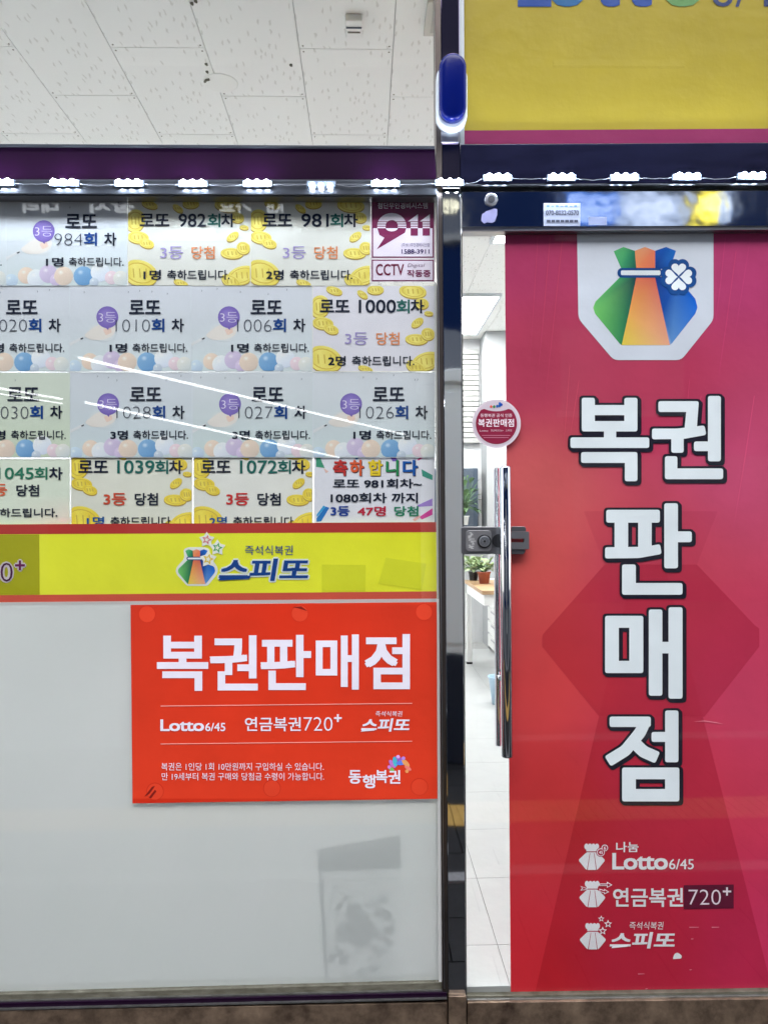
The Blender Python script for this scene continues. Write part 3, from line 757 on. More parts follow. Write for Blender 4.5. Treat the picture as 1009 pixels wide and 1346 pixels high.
sheet('tape_sheet', t, [(633, 282), (640, 277), (649, 274), (653, 275), (653, 282), (650, 291), (646, 293), (640, 292), (636, 294), (632, 290)], -.0286, (112, 112, 146), t=.0006)

# ================================================================ NOTICES
DK = (18, 26, 44)
def notice(box, kind, label, rnd_, y, bg=None):
    x0, y0, x1, y1 = box
    t = thing('winner_notice', label, 'notice', P((x0+x1)/2, y1, y), 'lottery winner notices taped inside the window')
    T = lambda x, yy: (x0+x, y0+yy)
    a = Art(y)
    if kind == 'blue':
        c0, c1 = bg or ((196, 199, 207), (198, 209, 211))
        sheet('notice_sheet', t, rect(*box), y+.0003, (200, 206, 212))
        a.grid(lambda _: x0+.8, lambda _: x1-.8, y0+.8, y1-.8, 6, 4, lambda x, yy: mixc(c0, c1, ((yy-y0)/(y1-y0))**1.5), 0)
        # pale hand holding the balloon
        a.disc(*T(42, 62), 19, 12, (218, 205, 196), mixc(c0, c1, .5), 1, .2)
        a.poly(rnd([T(18, 66), T(34, 54), T(52, 48), T(62, 56), T(58, 66), T(44, 72), T(28, 72)], 5), (212, 206, 200), 1)
        a.poly(rnd([T(44, 58), T(54, 56), T(56, 62), T(48, 66)], 2), (216, 190, 176), 1)
        a.poly([T(0, 76), T(18, 67), T(19, 70), T(1, 80)], (206, 208, 210), 1)
        a.poly([T(14, 70.5), T(18, 68.5), T(18.5, 70), T(16, 71.5)], (50, 60, 70), 2)
        a.disc(*T(50, 42), 14.4, 14.4, (140, 124, 190), (112, 94, 168), 2, 0, 24, (-3, -3))
        a.poly([T(48, 56), T(52, 56), T(51, 59)], (112, 94, 168), 2)
        n = 0
        for bx, by, r, cc, cr in ((7,107,9,(196,212,224),(168,186,206)),(27,100,11,(228,208,190),(206,186,172)),(40,104,12,(222,226,232),(196,202,212)),(56,98,12,(204,190,214),(180,168,198)),(66,106,8,(206,190,216),(178,166,196)),
                                  (76,101,12.5,(224,204,186),(200,184,172)),(102,101,13,(132,172,208),(96,142,188)),(124,96,12.5,(224,228,238),(196,204,220)),(139,103,9,(226,204,210),(200,184,194)),(151,104,10,(216,214,206),(190,198,200)),(116,109,6,(196,206,216),(172,184,200))):
            cyy = min(by, (y1-y0)-r*.3)
            pts = [T(bx+r*math.cos(q*math.pi/9), min(y1-y0-.9, max(0, cyy+r*math.sin(q*math.pi/9)))) for q in range(18)]
            pts = [(min(max(p[0], x0+.9), x1-.9), p[1]) for p in pts]
            a.poly(pts, cr, 1, [mixc(cc, cr, .5+.5*math.sin(q*math.pi/9+.6)) for q in range(18)])
            if by-r*.35 < y1-y0-4: a.disc(*T(bx-r*.3, cyy-r*.4), r*.35, r*.3, mixc(cc, (240, 242, 246), .5), mixc(cc, cr, .3), 1, 0, 10)
        for q in range(5):
            xx, yy = random.random()*(x1-x0-20)+10, 2+random.random()*8
            a.poly([T(xx, yy), T(xx+2, yy+1), T(xx+1, yy+3), T(xx+.4, yy+2.6), T(xx+1.2, yy+1.2)], (110, 120, 130), 1)
        a.build('notice_art', t)
        a = Art(y)
        a.text('3등', *T(38.5, 35.5), *T(61.5, 49), (214, 208, 232), -.015, 4)
        a.text('로또', *T(78.5, 19.5), *T(120, 38), DK, .035, 4)
        s4 = 5 if len(rnd_) == 4 else 0
        a.text(rnd_, *T(61 if s4 else 64, 45), *T(106 if s4 else 101, 61), (62, 66, 80), -.022, 4)
        a.text('회', *T(103+s4, 44), *T(120+s4, 61.5), (16, 60, 124), .04, 4)
        a.text('차', *T(129.5+s4, 44), *T(145.5+s4, 61.5), DK, .035, 4)
        nn = {'1028': '3', '1027': '3'}.get(rnd_, '1')
        a.text(nn+'명', *T(53, 76.5), *T(76, 88.5), DK, .035, 4)
        a.text('축하드립니다.', *T(83, 76.5), *T(155, 88.5), DK, .02, 4)
        a.build('lettering', t)
    elif kind == 'gold':
        c0 = bg or (206, 206, 200)
        sheet('notice_sheet', t, rect(*box), y+.0003, (216, 216, 208))
        a.grid(lambda _: x0+.8, lambda _: x1-.8, y0+.8, y1-.8, 2, 2, lambda x, yy: c0, 0)
        W_, H_ = x1-x0, y1-y0
        def clip(pts): return [(min(max(p[0], x0+.9), x1-.9), min(max(p[1], y0+.9), y1-.9)) for p in pts]
        coins = [(29,7,11,5,.3),(66,12,8,4,.6),(83,6,11,6,0),(132,8,18,9,.1),(10,28,13,15,.2),(14,50,14,8,.1),(25,58,10,6,.3),(138,49,9,5,-.6),(137,71,15,7,.05),(152,64,9,8,.3),(153,37,6,3,.1),
                 (16,97,24,17,.3),(150,100,20,12,-.3),(136,108,14,8,.5),(70,110,10,4,.3),(144,24,9,7,.2)]
        for cx, cy, rx, ry, ro in coins:
            o_ = (198, 170, 70); l_ = (224, 212, 116) if y0 < 580 else (226, 208, 84); m_ = (212, 194, 84) if y0 < 580 else (216, 188, 54)
            a.poly(clip([T(px, py+1.6) for px, py in ell(cx, cy, rx, ry, ro, 24)]), (172, 144, 70), 1)
            a.poly(clip([T(px, py) for px, py in ell(cx, cy, rx, ry, ro, 24)]), o_, 1, [mixc(l_, m_, .5+.5*math.sin(q*.6)) for q in range(24)])
            a.poly(clip([T(px, py) for px, py in ell(cx, cy, rx*.8, ry*.78, ro, 20)]), o_, 1)
            a.poly(clip([T(px, py) for px, py in ell(cx, cy, rx*.74, ry*.7, ro, 20)]), m_, 1, [mixc(l_, m_, .5+.5*math.cos(q*.7)) for q in range(20)])
            for q in (-.35, 0, .35):
                a.poly(clip([T(cx+rx*q-1, cy-ry*.35), T(cx+rx*q+.6, cy-ry*.35), T(cx+rx*q+1.6, cy+ry*.35), T(cx+rx*q, cy+ry*.35)]), (192, 166, 74), 1)
        a.build('notice_art', t)
        a = Art(y)
        g = (24, 92, 84); num_c = g if rnd_ in ('1039', '1072') else DK
        four = len(rnd_) == 4
        a.text('로또', *T(16-(6 if four else 0), 19), *T(55-(6 if four else 0), 35.5), DK, .035, 4)
        a.text(rnd_, *T(61 if four else 67, 19), *T(110 if four else 103, 36.5), num_c, .02, 4)
        a.text('회', *T(110.5 if four else 105, 19), *T(128 if four else 122, 37), g, .03, 4)
        a.text('차', *T(129 if four else 123, 19), *T(147 if four else 141, 37), DK, .035, 4)
        lower = rnd_ in ('1039', '1072')
        a.text('3등', *T(43, 62), *T(73, 78.5), (190, 74, 50) if rnd_ == '1039' else (186, 44, 44) if lower else (150, 138, 188), .03 if lower else .015, 4)
        a.text('당첨', *T(84, 62), *T(114.5, 78.5), DK if lower else (206, 130, 84), .035 if lower else .02, 4)
        nn = {'982': '1', '1039': '1'}.get(rnd_, '2')
        a.text(nn+'명', *T(21, 93), *T(44, 106), (20, 76, 140) if lower else DK, .035, 4)
        a.text('축하드립니다.', *T(52, 93), *T(134, 106), DK, .025, 4)
        a.build('lettering', t)
    return t
B = 'pale blue balloon notice for draw %s, %s'
notice((-152, 262, 8.5, 376), 'blue', B % ('985', 'cut off at the left, top row'), '985', .012)
notice((8, 262, 167.5, 376), 'blue', B % ('984', 'first whole notice of the top row'), '984', .0125)
notice((168, 262, 329.5, 376), 'gold', 'gold coin winner notice for draw 982 in the top row', '982', .0135)
notice((329, 262, 486.8, 376), 'gold', 'gold coin winner notice for draw 981 beside the maroon security sticker', '981', .0125)
notice((-70, 375, 92, 488.6), 'blue', B % ('1020', 'cut off at the left, second row'), '1020', .0145)
notice((91.5, 375, 251.5, 488.6), 'blue', B % ('1010', 'second row'), '1010', .0135)
notice((251, 375, 410.8, 488.6), 'blue', B % ('1006', 'left of the gold draw 1000 notice'), '1006', .0145)
notice((410.3, 375, 571.5, 488.6), 'gold', 'gold coin winner notice for draw 1000 in the second row', '1000', .0135, (208, 206, 214))
notice((-68, 489.3, 93, 601.5), 'blue', 'greenish winner notice for draw 1030 cut off by the left edge', '1030', .0155, ((192, 200, 188), (190, 202, 180)))
notice((92.5, 489.3, 253, 601.5), 'blue', B % ('1028', 'three winners, third row'), '1028', .0165, ((192, 197, 204), (192, 205, 208)))
notice((252.5, 489.3, 411.8, 601.5), 'blue', B % ('1027', 'three winners, left of draw 1026'), '1027', .0155, ((194, 199, 204), (190, 205, 204)))
notice((411.3, 489.3, 571.5, 601.5), 'blue', B % ('1026', 'above the colourful congratulation notice'), '1026', .0165, ((198, 202, 208), (192, 205, 206)))
# 1045 : plain notice with different layout
t = thing('winner_notice', 'plain pale green winner notice for draw 1045 at the left edge of the bottom row', 'notice', P(10, 697, .0205), 'lottery winner notices taped inside the window')
sheet('notice_sheet', t, rect(-68, 603.5, 92, 697), .0205, (206, 212, 196))
a = Art(.0202)
a.grid(lambda _: -67, lambda _: 91, 604.5, 696, 4, 8, lambda x, y: mixc((204, 212, 196), (220, 200, 188), max(0, min(1, (x-20)/70))*max(0, (y-650)/40)), 0)
for x, y, r in ((84, 684, 9), (70, 690, 7), (58, 692, 6)): a.disc(x, y, r*1.2, r*.6, (224, 196, 190), (210, 200, 188), 1)
a.build('notice_art', t)
a = Art(.0202)
a.text('로또', -58, 614, -18, 630, DK, .035, 4)
a.text('1045', -2, 614.5, 45, 630, (36, 110, 84), .02, 4); a.text('회', 46, 614, 63, 630.5, (36, 110, 84), .03, 4); a.text('차', 65, 614, 83, 631, DK, .035, 4)
a.text('3등', -22, 636, 10, 652, (206, 96, 60), .03, 4); a.text('당첨', 22, 637, 52, 652.5, DK, .035, 4)
a.text('1명', -44, 668, -22, 680, (20, 76, 140), .03, 4); a.text('축하드립니다.', -14, 668, 76, 680, DK, .03, 4)
a.build('lettering', t)
notice((93.5, 586, 253, 697), 'gold', 'gold coin winner notice for draw 1039 in the bottom row', '1039', .0215, (208, 208, 196))
notice((254.5, 586, 411, 697), 'gold', 'gold coin winner notice for draw 1072 left of the congratulation notice', '1072', .0205, (212, 212, 206))
# congratulation notice
t = thing('winner_notice', 'white congratulation notice with rainbow letters and coloured sleeves', 'notice', P(492, 697, .0215), 'lottery winner notices taped inside the window')
sheet('notice_sheet', t, rect(413, 599.5, 571, 697), .0215, (214, 214, 220))
a = Art(.0212)
a.grid(lambda _: 413.8, lambda _: 570, 600.5, 696, 2, 2, lambda x, y: (212, 212, 220), 0)
Z8 = lambda x, y: (290+x/3.255, 480+y/3.255)
for q, c in ((((408,395),(425,395),(445,440),(408,435)),(60,140,110)), (((570,390),(600,390),(580,405)),(50,110,180)), (((720,385),(740,385),(760,410),(735,412)),(120,90,180)), (((840,405),(870,378),(885,385),(845,408)),(206,60,130)),
             (((858,445),(905,470),(905,492),(862,475)),(40,140,120)), (((840,600),(905,570),(905,602),(845,606)),(150,120,196)), (((848,650),(905,612),(905,640),(860,660)),(196,50,140)),
             (((410,655),(450,605),(465,610),(430,668),(410,670)),(40,110,180)), (((410,640),(440,600),(450,606),(412,650)),(60,150,200)), (((440,440),(462,455),(450,462)),(216,180,170)), (((820,660),(850,640),(855,650),(830,668)),(220,170,170))):
    a.poly([Z8(*p) for p in q], c, 1)
a.build('notice_art', t)
a = Art(.0212)
for ch, x0, x1, c, dy in (('축', 480, 542, (176, 44, 40), 0), ('하', 552, 612, (206, 84, 44), 0), ('합', 630, 692, (214, 186, 40), 0), ('니', 706, 760, (40, 130, 80), 0), ('다', 778, 842, (24, 84, 160), 0)):
    p = Z8(x0, 405); q = Z8(x1, 473)
    a.text(ch, p[0]+.9, p[1]+.9, q[0]+.9, q[1]+.9, (60, 40, 50), .05, 3); a.text(ch, *p, *q, c, .05, 4)
a.text('로또 981회차~', *Z8(480, 486), *Z8(860, 527), DK, .035, 4)
a.text('1080회차 까지', *Z8(470, 546), *Z8(843, 590), DK, .035, 4)
a.text('3등', *Z8(470, 603), *Z8(552, 646), (24, 60, 140), .035, 4); a.text('47명', *Z8(586, 603), *Z8(706, 646), (176, 34, 60), .035, 4); a.text('당첨', *Z8(742, 603), *Z8(845, 646), (30, 120, 90), .035, 4)
a.build('lettering', t)
# security sticker
t = thing('security_sticker', 'maroon and white 911 security system sticker in the top right corner of the window', 'sticker', P(529, 340, .011))
sheet('sticker_sheet', t, rect(487.5, 260.5, 571, 340), .0110, (216, 204, 214), mat='vinyl')
Z4 = lambda x, y: (300+x/3.363, 240+y/3.363)
mg = (112, 24, 72); wv = (216, 206, 220)
a = Art(.0106)
a.poly([Z4(*p) for p in ((634,69),(908,69),(908,332),(634,332))], mg, 0)
a.poly([Z4(*p) for p in ((640,202),(902,202),(902,327),(640,327))], wv, 1)
a.build('sticker_face', t, 'vinyl')
a = Art(.0106)
def arc(cx, cy, rx, ry, a0, a1, n=14): return [(cx+rx*math.cos(math.radians(a0+(a1-a0)*i/n)), cy+ry*math.sin(math.radians(a0+(a1-a0)*i/n))) for i in range(n+1)]
a.poly([Z4(*p) for p in arc(722,190,64,55,-180,-0)+[(786,202),(748,202)]+arc(722,190,27,24,0,-180)+[(695,202),(658,202)]], wv, 2)
a.poly([Z4(*p) for p in [(658,202),(695,202)]+arc(722,200,27,16,180,0)+[(786,202),(780,222),(655,296),(690,244)]+[(668,232)]], mg, 2)
for x in (805, 858):
    a.poly([Z4(*p) for p in ((x+32,140),(x+32,202),(x,202),(x,172),(x-12,172))], wv, 2)
    a.poly([Z4(*p) for p in ((x,202),(x+32,202),(x+32,235),(x,235))], mg, 2)
for y in (172, 182, 192): a.poly([Z4(*p) for p in ((655,y),(893,y),(893,y+3.5),(655,y+3.5))], mg, 3)
a.text('첨단무인경비시스템', *Z4(660, 89), *Z4(880, 116), wv, .02, 3)
a.text('(주)911무인경비시스템', *Z4(765, 268), *Z4(888, 288), (60, 40, 110), .0, 3)
a.text('1588-3911', *Z4(765, 295), *Z4(888, 315), (50, 30, 90), .03, 3)
a.build('lettering', t, 'vinyl')
t = thing('camera_sticker', 'small white sticker reading CCTV under the maroon security sticker', 'sticker', P(529, 370, .011))
sheet('sticker_sheet', t, rect(487.5, 340.8, 571, 370.5), .0110, (216, 204, 214), mat='vinyl')
a = Art(.0106)
a.poly([Z4(*p) for p in ((634,341),(908,341),(908,436),(634,436))], mg, 0); a.poly([Z4(*p) for p in ((639,346),(903,346),(903,431),(639,431))], wv, 1)
a.build('sticker_face', t, 'vinyl')
a = Art(.0106)
a.text('CCTV', *Z4(652, 360), *Z4(776, 411), (104, 20, 56), .02, 3); a.text('Digital', *Z4(790, 358), *Z4(862, 378), (90, 50, 90), -.01, 3, shear=.3); a.text('작동중', *Z4(790, 386), *Z4(893, 418), mg, .03, 3)
a.build('lettering', t, 'vinyl')

# ================================================================ YELLOW BANNER
bn = thing('yellow_banner', 'yellow lottery banner with red borders and a money pouch logo across the window', 'banner', P(290, 795, .009))
top = lambda x: 689.3-.0052*x; yt = lambda x: 702.3-.005*x; yb_ = lambda x: 782.3-.0087*x; bot = lambda x: 795.7-.0085*x
sheet('banner_sheet', bn, [(FX0, top(FX0)), (573, top(573)), (574, bot(574)), (FX0, bot(FX0))], .0095, (190, 190, 60), mat='vinyl', k=1.5)
a = Art(.0092, 1.5)
XB = 573.4
a.poly([(FX0+1, top(FX0)), (XB, top(XB)), (XB, yt(XB)), (FX0+1, yt(FX0))], (158, 48, 44), 1)
a.poly([(FX0+1, yt(FX0)), (XB, yt(XB)), (XB, yb_(XB)), (FX0+1, yb_(FX0))], (204, 204, 48), 0, [(200, 202, 50), (208, 208, 40), (206, 206, 46), (200, 200, 52)])
a.poly([(FX0+1, yb_(FX0)), (XB, yb_(XB)), (XB, bot(XB)), (FX0+1, bot(FX0))], (180, 74, 58), 1)
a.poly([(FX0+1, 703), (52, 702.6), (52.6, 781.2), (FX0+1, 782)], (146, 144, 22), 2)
a.poly([(423, 742), (480.5, 742.5), (480, 777), (423, 778)], (190, 192, 40), 2)  # painted shadow of something behind the film
a.poly([(507, 733), (560, 741), (554, 776), (497, 767)], (194, 196, 42), 2)  # another shadow from behind the film, painted as a darker patch
a.build('banner_print_and_shadows', bn, 'vinyl')
a = Art(.0088)
Zb = lambda x, y: (234+(x-131)*.1065, 722+(y-83)*.1055)
hull = [(215,90),(265,70),(360,70),(453,70),(510,90),(505,170),(600,300),(612,350),(600,390),(490,525),(250,525),(130,390),(118,350),(130,310),(215,215),(225,170)]
a.poly([Zb(*p) for p in grow(rnd(hull, 20), 14)], (216, 218, 214), 1)
pouch(a, Zb, L=2)
for x, y, r, c in ((272, 709.5, 8, (206, 110, 120)), (286, 720, 8.5, (70, 160, 90)), (274, 735, 9, (220, 190, 60))):
    a.poly(star(x, y, r+2.6, .6), (224, 224, 218), 4); a.poly(star(x, y, r-1.2, .45, -1.3), c, 5); a.poly(star(x, y, (r-1)*.5, .45, -1.3), (224, 222, 210), 6)
a.build('pouch_logo', bn, 'vinyl')
a = Art(.0088)
a.text('즉석식복권', 322, 717, 385, 729.5, (34, 70, 130), .01, 4)
for dx, dy in ((-2, 0), (2, 0), (0, -2), (0, 2), (1.5, 1.5), (-1.5, 1.5)):
    a.text('스피또', 287+dx, 734+dy, 404+dx, 763.5+dy, (212, 220, 214), .05, 3, shear=.16)
a.text('스피또', 287, 734, 404, 763.5, (18, 62, 130), .045, 5, shear=.16)
a.poly([(290, 758.5), (330, 756.5), (328, 760.5), (287, 763)], (18, 62, 130), 6)
for dx, dy in ((-1.6, 0), (1.6, 0), (0, -1.6), (0, 1.6)):
    a.text('720', -36+dx, 739.5+dy, 17.5+dx, 764.5+dy, (196, 186, 190), .02, 3)
    a.text('+', 20.5+dx, 736.5+dy, 33.5+dx, 749.5+dy, (196, 186, 190), .05, 3)
a.text('720', -36, 739.5, 17.5, 764.5, (70, 24, 62), -.012, 5); a.text('+', 20.5, 736.5, 33.5, 749.5, (96, 24, 74), .03, 5)
a.build('lettering', bn, 'vinyl')

# ================================================================ FROSTED FILM
ff = thing('frosted_film', 'plain white frosted film covering the lower part of the display window', 'window film', P(290, 1300, .006))
MB().prism([(FX0, bot(FX0)-4), (573.5, bot(573)-4), (580, 1292.5), (FX0, 1310)], .0045, .0055).build('film_sheet', M['frost'], ff)
MB().prism([(573.2, 787), (577.6, 787), (580.2, 1291), (576.4, 1291)], -.0062, -.0045).build('white_edge_tape', M['white'], ff)
MB().prism([(570.8, 371), (574.2, 371), (577, 786), (573.8, 786)], .007, .0082).build('white_edge_tape', M['white'], ff)

# red sign
rs = thing('red_sign', 'red lottery shop sign with large white letters stuck on the frosted window', 'sign', P(374, 1055, -.008))
rq = [(171.8, 795.2), (573.6, 791.5), (574.7, 1050), (174.4, 1056)]
rc = lambda x, y: mixc((190, 42, 22), (198, 52, 28), min(1, max(0, (x-172)/400)))
sheet('sign_board', rs, rq, -.0085, (196, 50, 28), t=.0025, mat='vinyl', colf=rc)
a = Art(-.0086)
gx = lambda y: 172.2+(y-795)*.01; gr = lambda y: 573.3+(y-792)*.0042
a.grid(gx, gr, 795.6, 1049.8, 6, 6, lambda x, y: mixc(mixc((200, 46, 22), (188, 48, 28), abs(x-372)/200), (206, 56, 32), (y-795)/260), 0)
for x, y in ((193.5, 807), (394, 806), (557, 804), (204, 1040), (357.5, 1036), (551, 1034)):
    a.poly(ell(x, y, 11.5, 11.5, 0, 28), (190, 42, 24), 1); a.poly(ell(x, y+.4, 10.6, 10.6, 0, 28), (208, 62, 38), 1)
for q in (((190,1047),(200,1034),(204,1033),(197,1043)), ((196,1048),(204,1038),(206,1040),(199,1049)), ((385,798),(396,797),(404,803),(394,800))):
    a.poly(q, (120, 26, 20), 2)
a.build('sign_print', rs, 'vinyl')
a = Art(-.0086); wr = (216, 212, 224)
for ch, x0, x1 in (('복', 206.5, 274), ('권', 276, 339), ('판', 342.5, 409), ('매', 415, 471.5), ('점', 479, 538.5)):
    a.text(ch, x0, 835.5-(x0-206)*.008, x1, 908-(x0-206)*.008, wr, .038, 3)
a.poly([(211.5, 927.4), (541.5, 923.8), (541.5, 924.9), (211.5, 928.5)], (226, 150, 140), 3)
a.poly([(211.5, 977.2), (541.5, 973.6), (541.5, 974.7), (211.5, 978.3)], (226, 150, 140), 3)
a.text('Lotto', 211, 945.5, 268.5, 961, wr, .036, 3, sp=.95); a.text('6/45', 270, 950, 296.5, 961, wr, .02, 3)
a.text('연금복권', 322, 942.5, 395.5, 961, wr, .02, 3); a.text('720', 399, 942.5, 437, 960.5, wr, -.01, 3); a.text('+', 439, 938.5, 449, 949, wr, .03, 3)
a.text('즉석식복권', 493, 934.5, 528, 941.5, wr, .0, 3, shear=.1); a.text('스피또', 474, 944, 537, 961.5, wr, .045, 3, shear=.18)
a.poly([(476, 958.5), (494, 957), (492, 960), (474, 961.5)], wr, 4)
a.text('복권은 1인당 1회 10만원까지 구입하실 수 있습니다.', 212.5, 1002.5, 425.5, 1012.5, wr, .0, 3)
a.text('만 19세부터 복권 구매와 당첨금 수령이 가능합니다.', 213, 1015.5, 426, 1025.5, wr, .0, 3)
for ch, x0, x1, y0, y1 in (('동', 458, 475, 1012, 1030), ('행', 476, 493, 1018, 1036), ('복', 493, 509.5, 1012, 1029), ('권', 510, 526, 1012, 1030)):
    a.text(ch, x0, y0, x1, y1, wr, .035, 3)
a.build('lettering', rs, 'vinyl')
a = Art(-.0086)
for x, y, r, ro, c in ((515.5, 1004, 4.8, .3, (180, 110, 190)), (524.5, 997.5, 4.4, 0, (150, 90, 190)), (519, 1001, 5, .8, (70, 170, 190)), (527, 1002.5, 5, -.7, (90, 120, 210)), (533, 1003, 5, .2, (220, 150, 90)), (514, 1010.5, 3.6, 0, (120, 180, 90)), (536, 1009.5, 3.8, 0, (226, 120, 110))):
    a.poly(ell(x, y, r*1.35, r*.62, ro+.6, 14), c, 3)
for x, y, c in ((511.5, 1008, (200, 120, 200)), (523, 994.5, (210, 160, 220)), (534.5, 1013.5, (230, 150, 90)), (530, 996.5, (170, 130, 210))):
    a.poly(ell(x, y, 2.4, 2.4, 0, 12), c, 4)
a.build('people_emblem', rs, 'vinyl')

# ================================================================ LED MODULES
zl = []
def led(px, py, w, label, dim=False, tilt=0):
    y = -.052
    t = thing('led_module', label, 'LED module', P(px, py, y), 'white LED modules strung along the transom')
    p = P(px, py, y)
    hw = w/2/F*2.37
    MB().box(p.x-hw-.004, p.x+hw+.004, y+.002, y+.012, p.z-.011, p.z+.009).build('housing', M['module'], t, .002)
    for i in (-1, 0, 1):
        c = p+Vector((i*hw*.68, 0, tilt))
        ring = MB()
        if dim:
            ring.tube([c+Vector((0, .006, -.006)), c+Vector((0, .004, -.0115))], .0085, 14, rs=[.009, .006])
        else:
            ring.tube([c+Vector((0, .0018, 0)), c+Vector((0, -.007, 0)), c+Vector((0, -.0115, 0)), c+Vector((0, -.013, 0))], .0095, 16, rs=[.0078, .0078, .0056, .0025])
        ring.build('lens', M['led'], t)
    zl.append((px, p, hw))
L_ = [(-1, 239, 'cut off at the left edge of the photo'), (84, 239.5, 'over the balloon notice for draw 984'), (169, 240, 'above the gap between the draw 984 and 982 notices'), (253.5, 240.5, 'above the draw 982 notice'),
      (338, 240.5, 'above the left end of the draw 981 notice'), (422, 241, 'the only faint one, turned downward'), (506.5, 240.5, 'above the maroon security sticker'), (590.5, 239, 'crossing the mirror post'),
      (654, 232.5, 'above the keyhole of the door rail'), (738, 232.3, 'above the phone number label'), (821, 232.2, 'above the small blank label on the rail'), (903, 231.6, 'second from the right end'), (988, 230.6, 'rightmost on the header')]
for k, (px, py, s) in enumerate(L_):
    led(px, py, 35, 'white LED module %s' % s, dim=(k == 5))
cb = MB()
for k in range(len(zl)-1):
    a0 = zl[k][1]+Vector((zl[k][2]+.003, .006, -.002)); a1 = zl[k+1][1]-Vector((zl[k+1][2]+.003, -.006, .002))
    pts = [a0.lerp(a1, i/8)+Vector((0, 0, -.006*math.sin(math.pi*i/8)*(1 if k % 2 else .4)+.001*math.sin(i*2.1+k))) for i in range(9)]
    cb.tube(pts, .0012, 6)
o = cb.build('led_cable', pbr('grey_cable', (.2, .22, .26), .5)); tag(o, 'thin white cable linking the LED modules along the transom', 'cable')
# interior tube seen above the top left notices
o = MB().tube([P(-80, 259.5, .03), P(67, 261.5, .03)], .007, 12).build('tube_lamp', M['tube']); tag(o, 'lit white tube lamp just inside the window at the top left notices', 'lamp')

# ================================================================ BLUE ALARM LAMP
al = thing('alarm_lamp', 'white wall mounted alarm lamp with an upright blue lens on the post', 'alarm lamp', P(594, 170, -.03))
def capsule_px(x0, y0, x1, y1, ya, yb, taper, n=10, prof=((0, 1), (1, 1))):
    pts = rr(x0, y0, x1, y1, (x1-x0)/2-.01, n); cx, cy = (x0+x1)/2, (y0+y1)/2; m = MB(); k = len(pts); vs = []
    for (t, s) in prof:
        y = yb+(ya-yb)*t
        inset = (1-s)*(x1-x0)/2
        g = rr(x0+inset, y0+inset, x1-inset, y1-inset, max(.3, (x1-x0)/2-inset-.01), n)
        for q in g:
            p = P(q[0], q[1], ya); vs.append((p.x, y, p.z))
    fs = []
    for L in range(len(prof)-1):
        for i in range(k):
            j = (i+1) % k; fs.append((L*k+i, L*k+j, (L+1)*k+j, (L+1)*k+i))
    fs.append(tuple(range((len(prof)-1)*k, len(prof)*k))); fs.append(tuple(range(k))[::-1])
    m.add(vs, fs, None, True); return m
capsule_px(573.5, 80, 614.5, 169.5, -.055, -.02, 0, prof=((0, 1), (.7, 1), (.92, .95), (1, .85))).build('housing', M['whiteplastic'], al)
capsule_px(577.5, 67.5, 613.5, 155.5, -.09, -.0555, 0, prof=((0, 1), (.6, .99), (.85, .94), (.96, .84), (1, .7))).build('blue_lens', M['blue'], al)
MB().pbox(579.5, 171, 603.2, 187, -.028, -.0205).build('reflection_strip', M['brush'], al, .002)  # steel strip standing in for a ring-shaped reflection on the post

# ================================================================ INSIDE THE SHOP
def IP(px, py, dist): return P(px, py, dist-2.42)
# white column, shutter slats on the back wall
col = thing('white_column', 'square white column at the back of the shop seen through the door gap', 'column', (1.75, 6.2, FLOOR))
MB().box(1.36, 2.2, 6.15, BACK-.002, FLOOR, CEIL-.002).build('column_shaft', pbr('grey_white_paint', (.36, .37, .38), .7), col)
sh = thing('slatted_shutter', 'white slatted shutter on the back wall above the counter', 'shutter', (.95, BACK-.03, 2.0))
zz0 = IP(615, 582, 8.9).z; zz1 = IP(615, 458, 8.9).z; nsl = 18
for i in range(nsl):
    z = zz0+(zz1-zz0)*i/nsl
    MB().box(.55, 1.33, BACK-.06, BACK-.004, z, z+(zz1-zz0)/nsl-.009).build('slat', M['slat'], sh, .004)
MB().box(.54, 1.34, BACK-.003, BACK-.001, zz0, zz1).build('shutter_back', M['darkbar'], sh)
# dark display with a plant
dsp = thing('dark_cabinet', 'dark display cabinet at the back beside the white column', 'cabinet', (.95, 6.3, 1.5))
MB().box(.4, 1.27, 6.2, BACK-.002, IP(612, 692, 8.7).z, IP(612, 616, 8.7).z).build('cabinet_body', pbr('dark_blue_grey', (.05, .07, .1), .3), dsp, .01)
MB().box(.4, 1.27, 6.15, BACK-.002, IP(612, 697, 8.7).z, IP(612, 692.4, 8.7).z).build('shelf_board', M['white'], dsp)
def plant(name, label, base, h, r, n, mat, potc, potr, poth):
    t = thing(name, label, 'potted plant', base)
    MB().tube([base, base+Vector((0, 0, poth*.9)), base+Vector((0, 0, poth*.9)), base+Vector((0, 0, poth))], potr, 20, rs=[potr*.75, potr*.98, potr*1.08, potr*1.08]).build('pot', potc, t)
    m = MB(); st = MB(); rg = random.Random(hash(name) % 1000 if False else len(label))
    for i in range(n):
        a = rg.random()*6.28; rad = r*(.3+.7*rg.random()); hz = poth+h*(.15+.85*rg.random())
        tip = base+Vector((math.cos(a)*rad, math.sin(a)*rad, hz)); root = base+Vector((0, 0, poth*.9))
        mid = root.lerp(tip, .5)+Vector((0, 0, h*.15))
        st.tube([root, mid, tip], .003, 5)
        d = (tip-mid).normalized(); s_ = d.cross(Vector((0, 0, 1))).normalized(); L = .05+.05*rg.random(); w = L*.4
        m.add([tip-d*L*.2, tip+d*L*.4+s_*w+Vector((0, 0, .008)), tip+d*L-Vector((0, 0, .02)), tip+d*L*.4-s_*w+Vector((0, 0, .008)), tip+d*L*.4], [(0, 4, 1), (1, 4, 2), (2, 4, 3), (3, 4, 0)])
    m.build('foliage', mat, t); st.build('stems', M['leaf'], t)
    return t
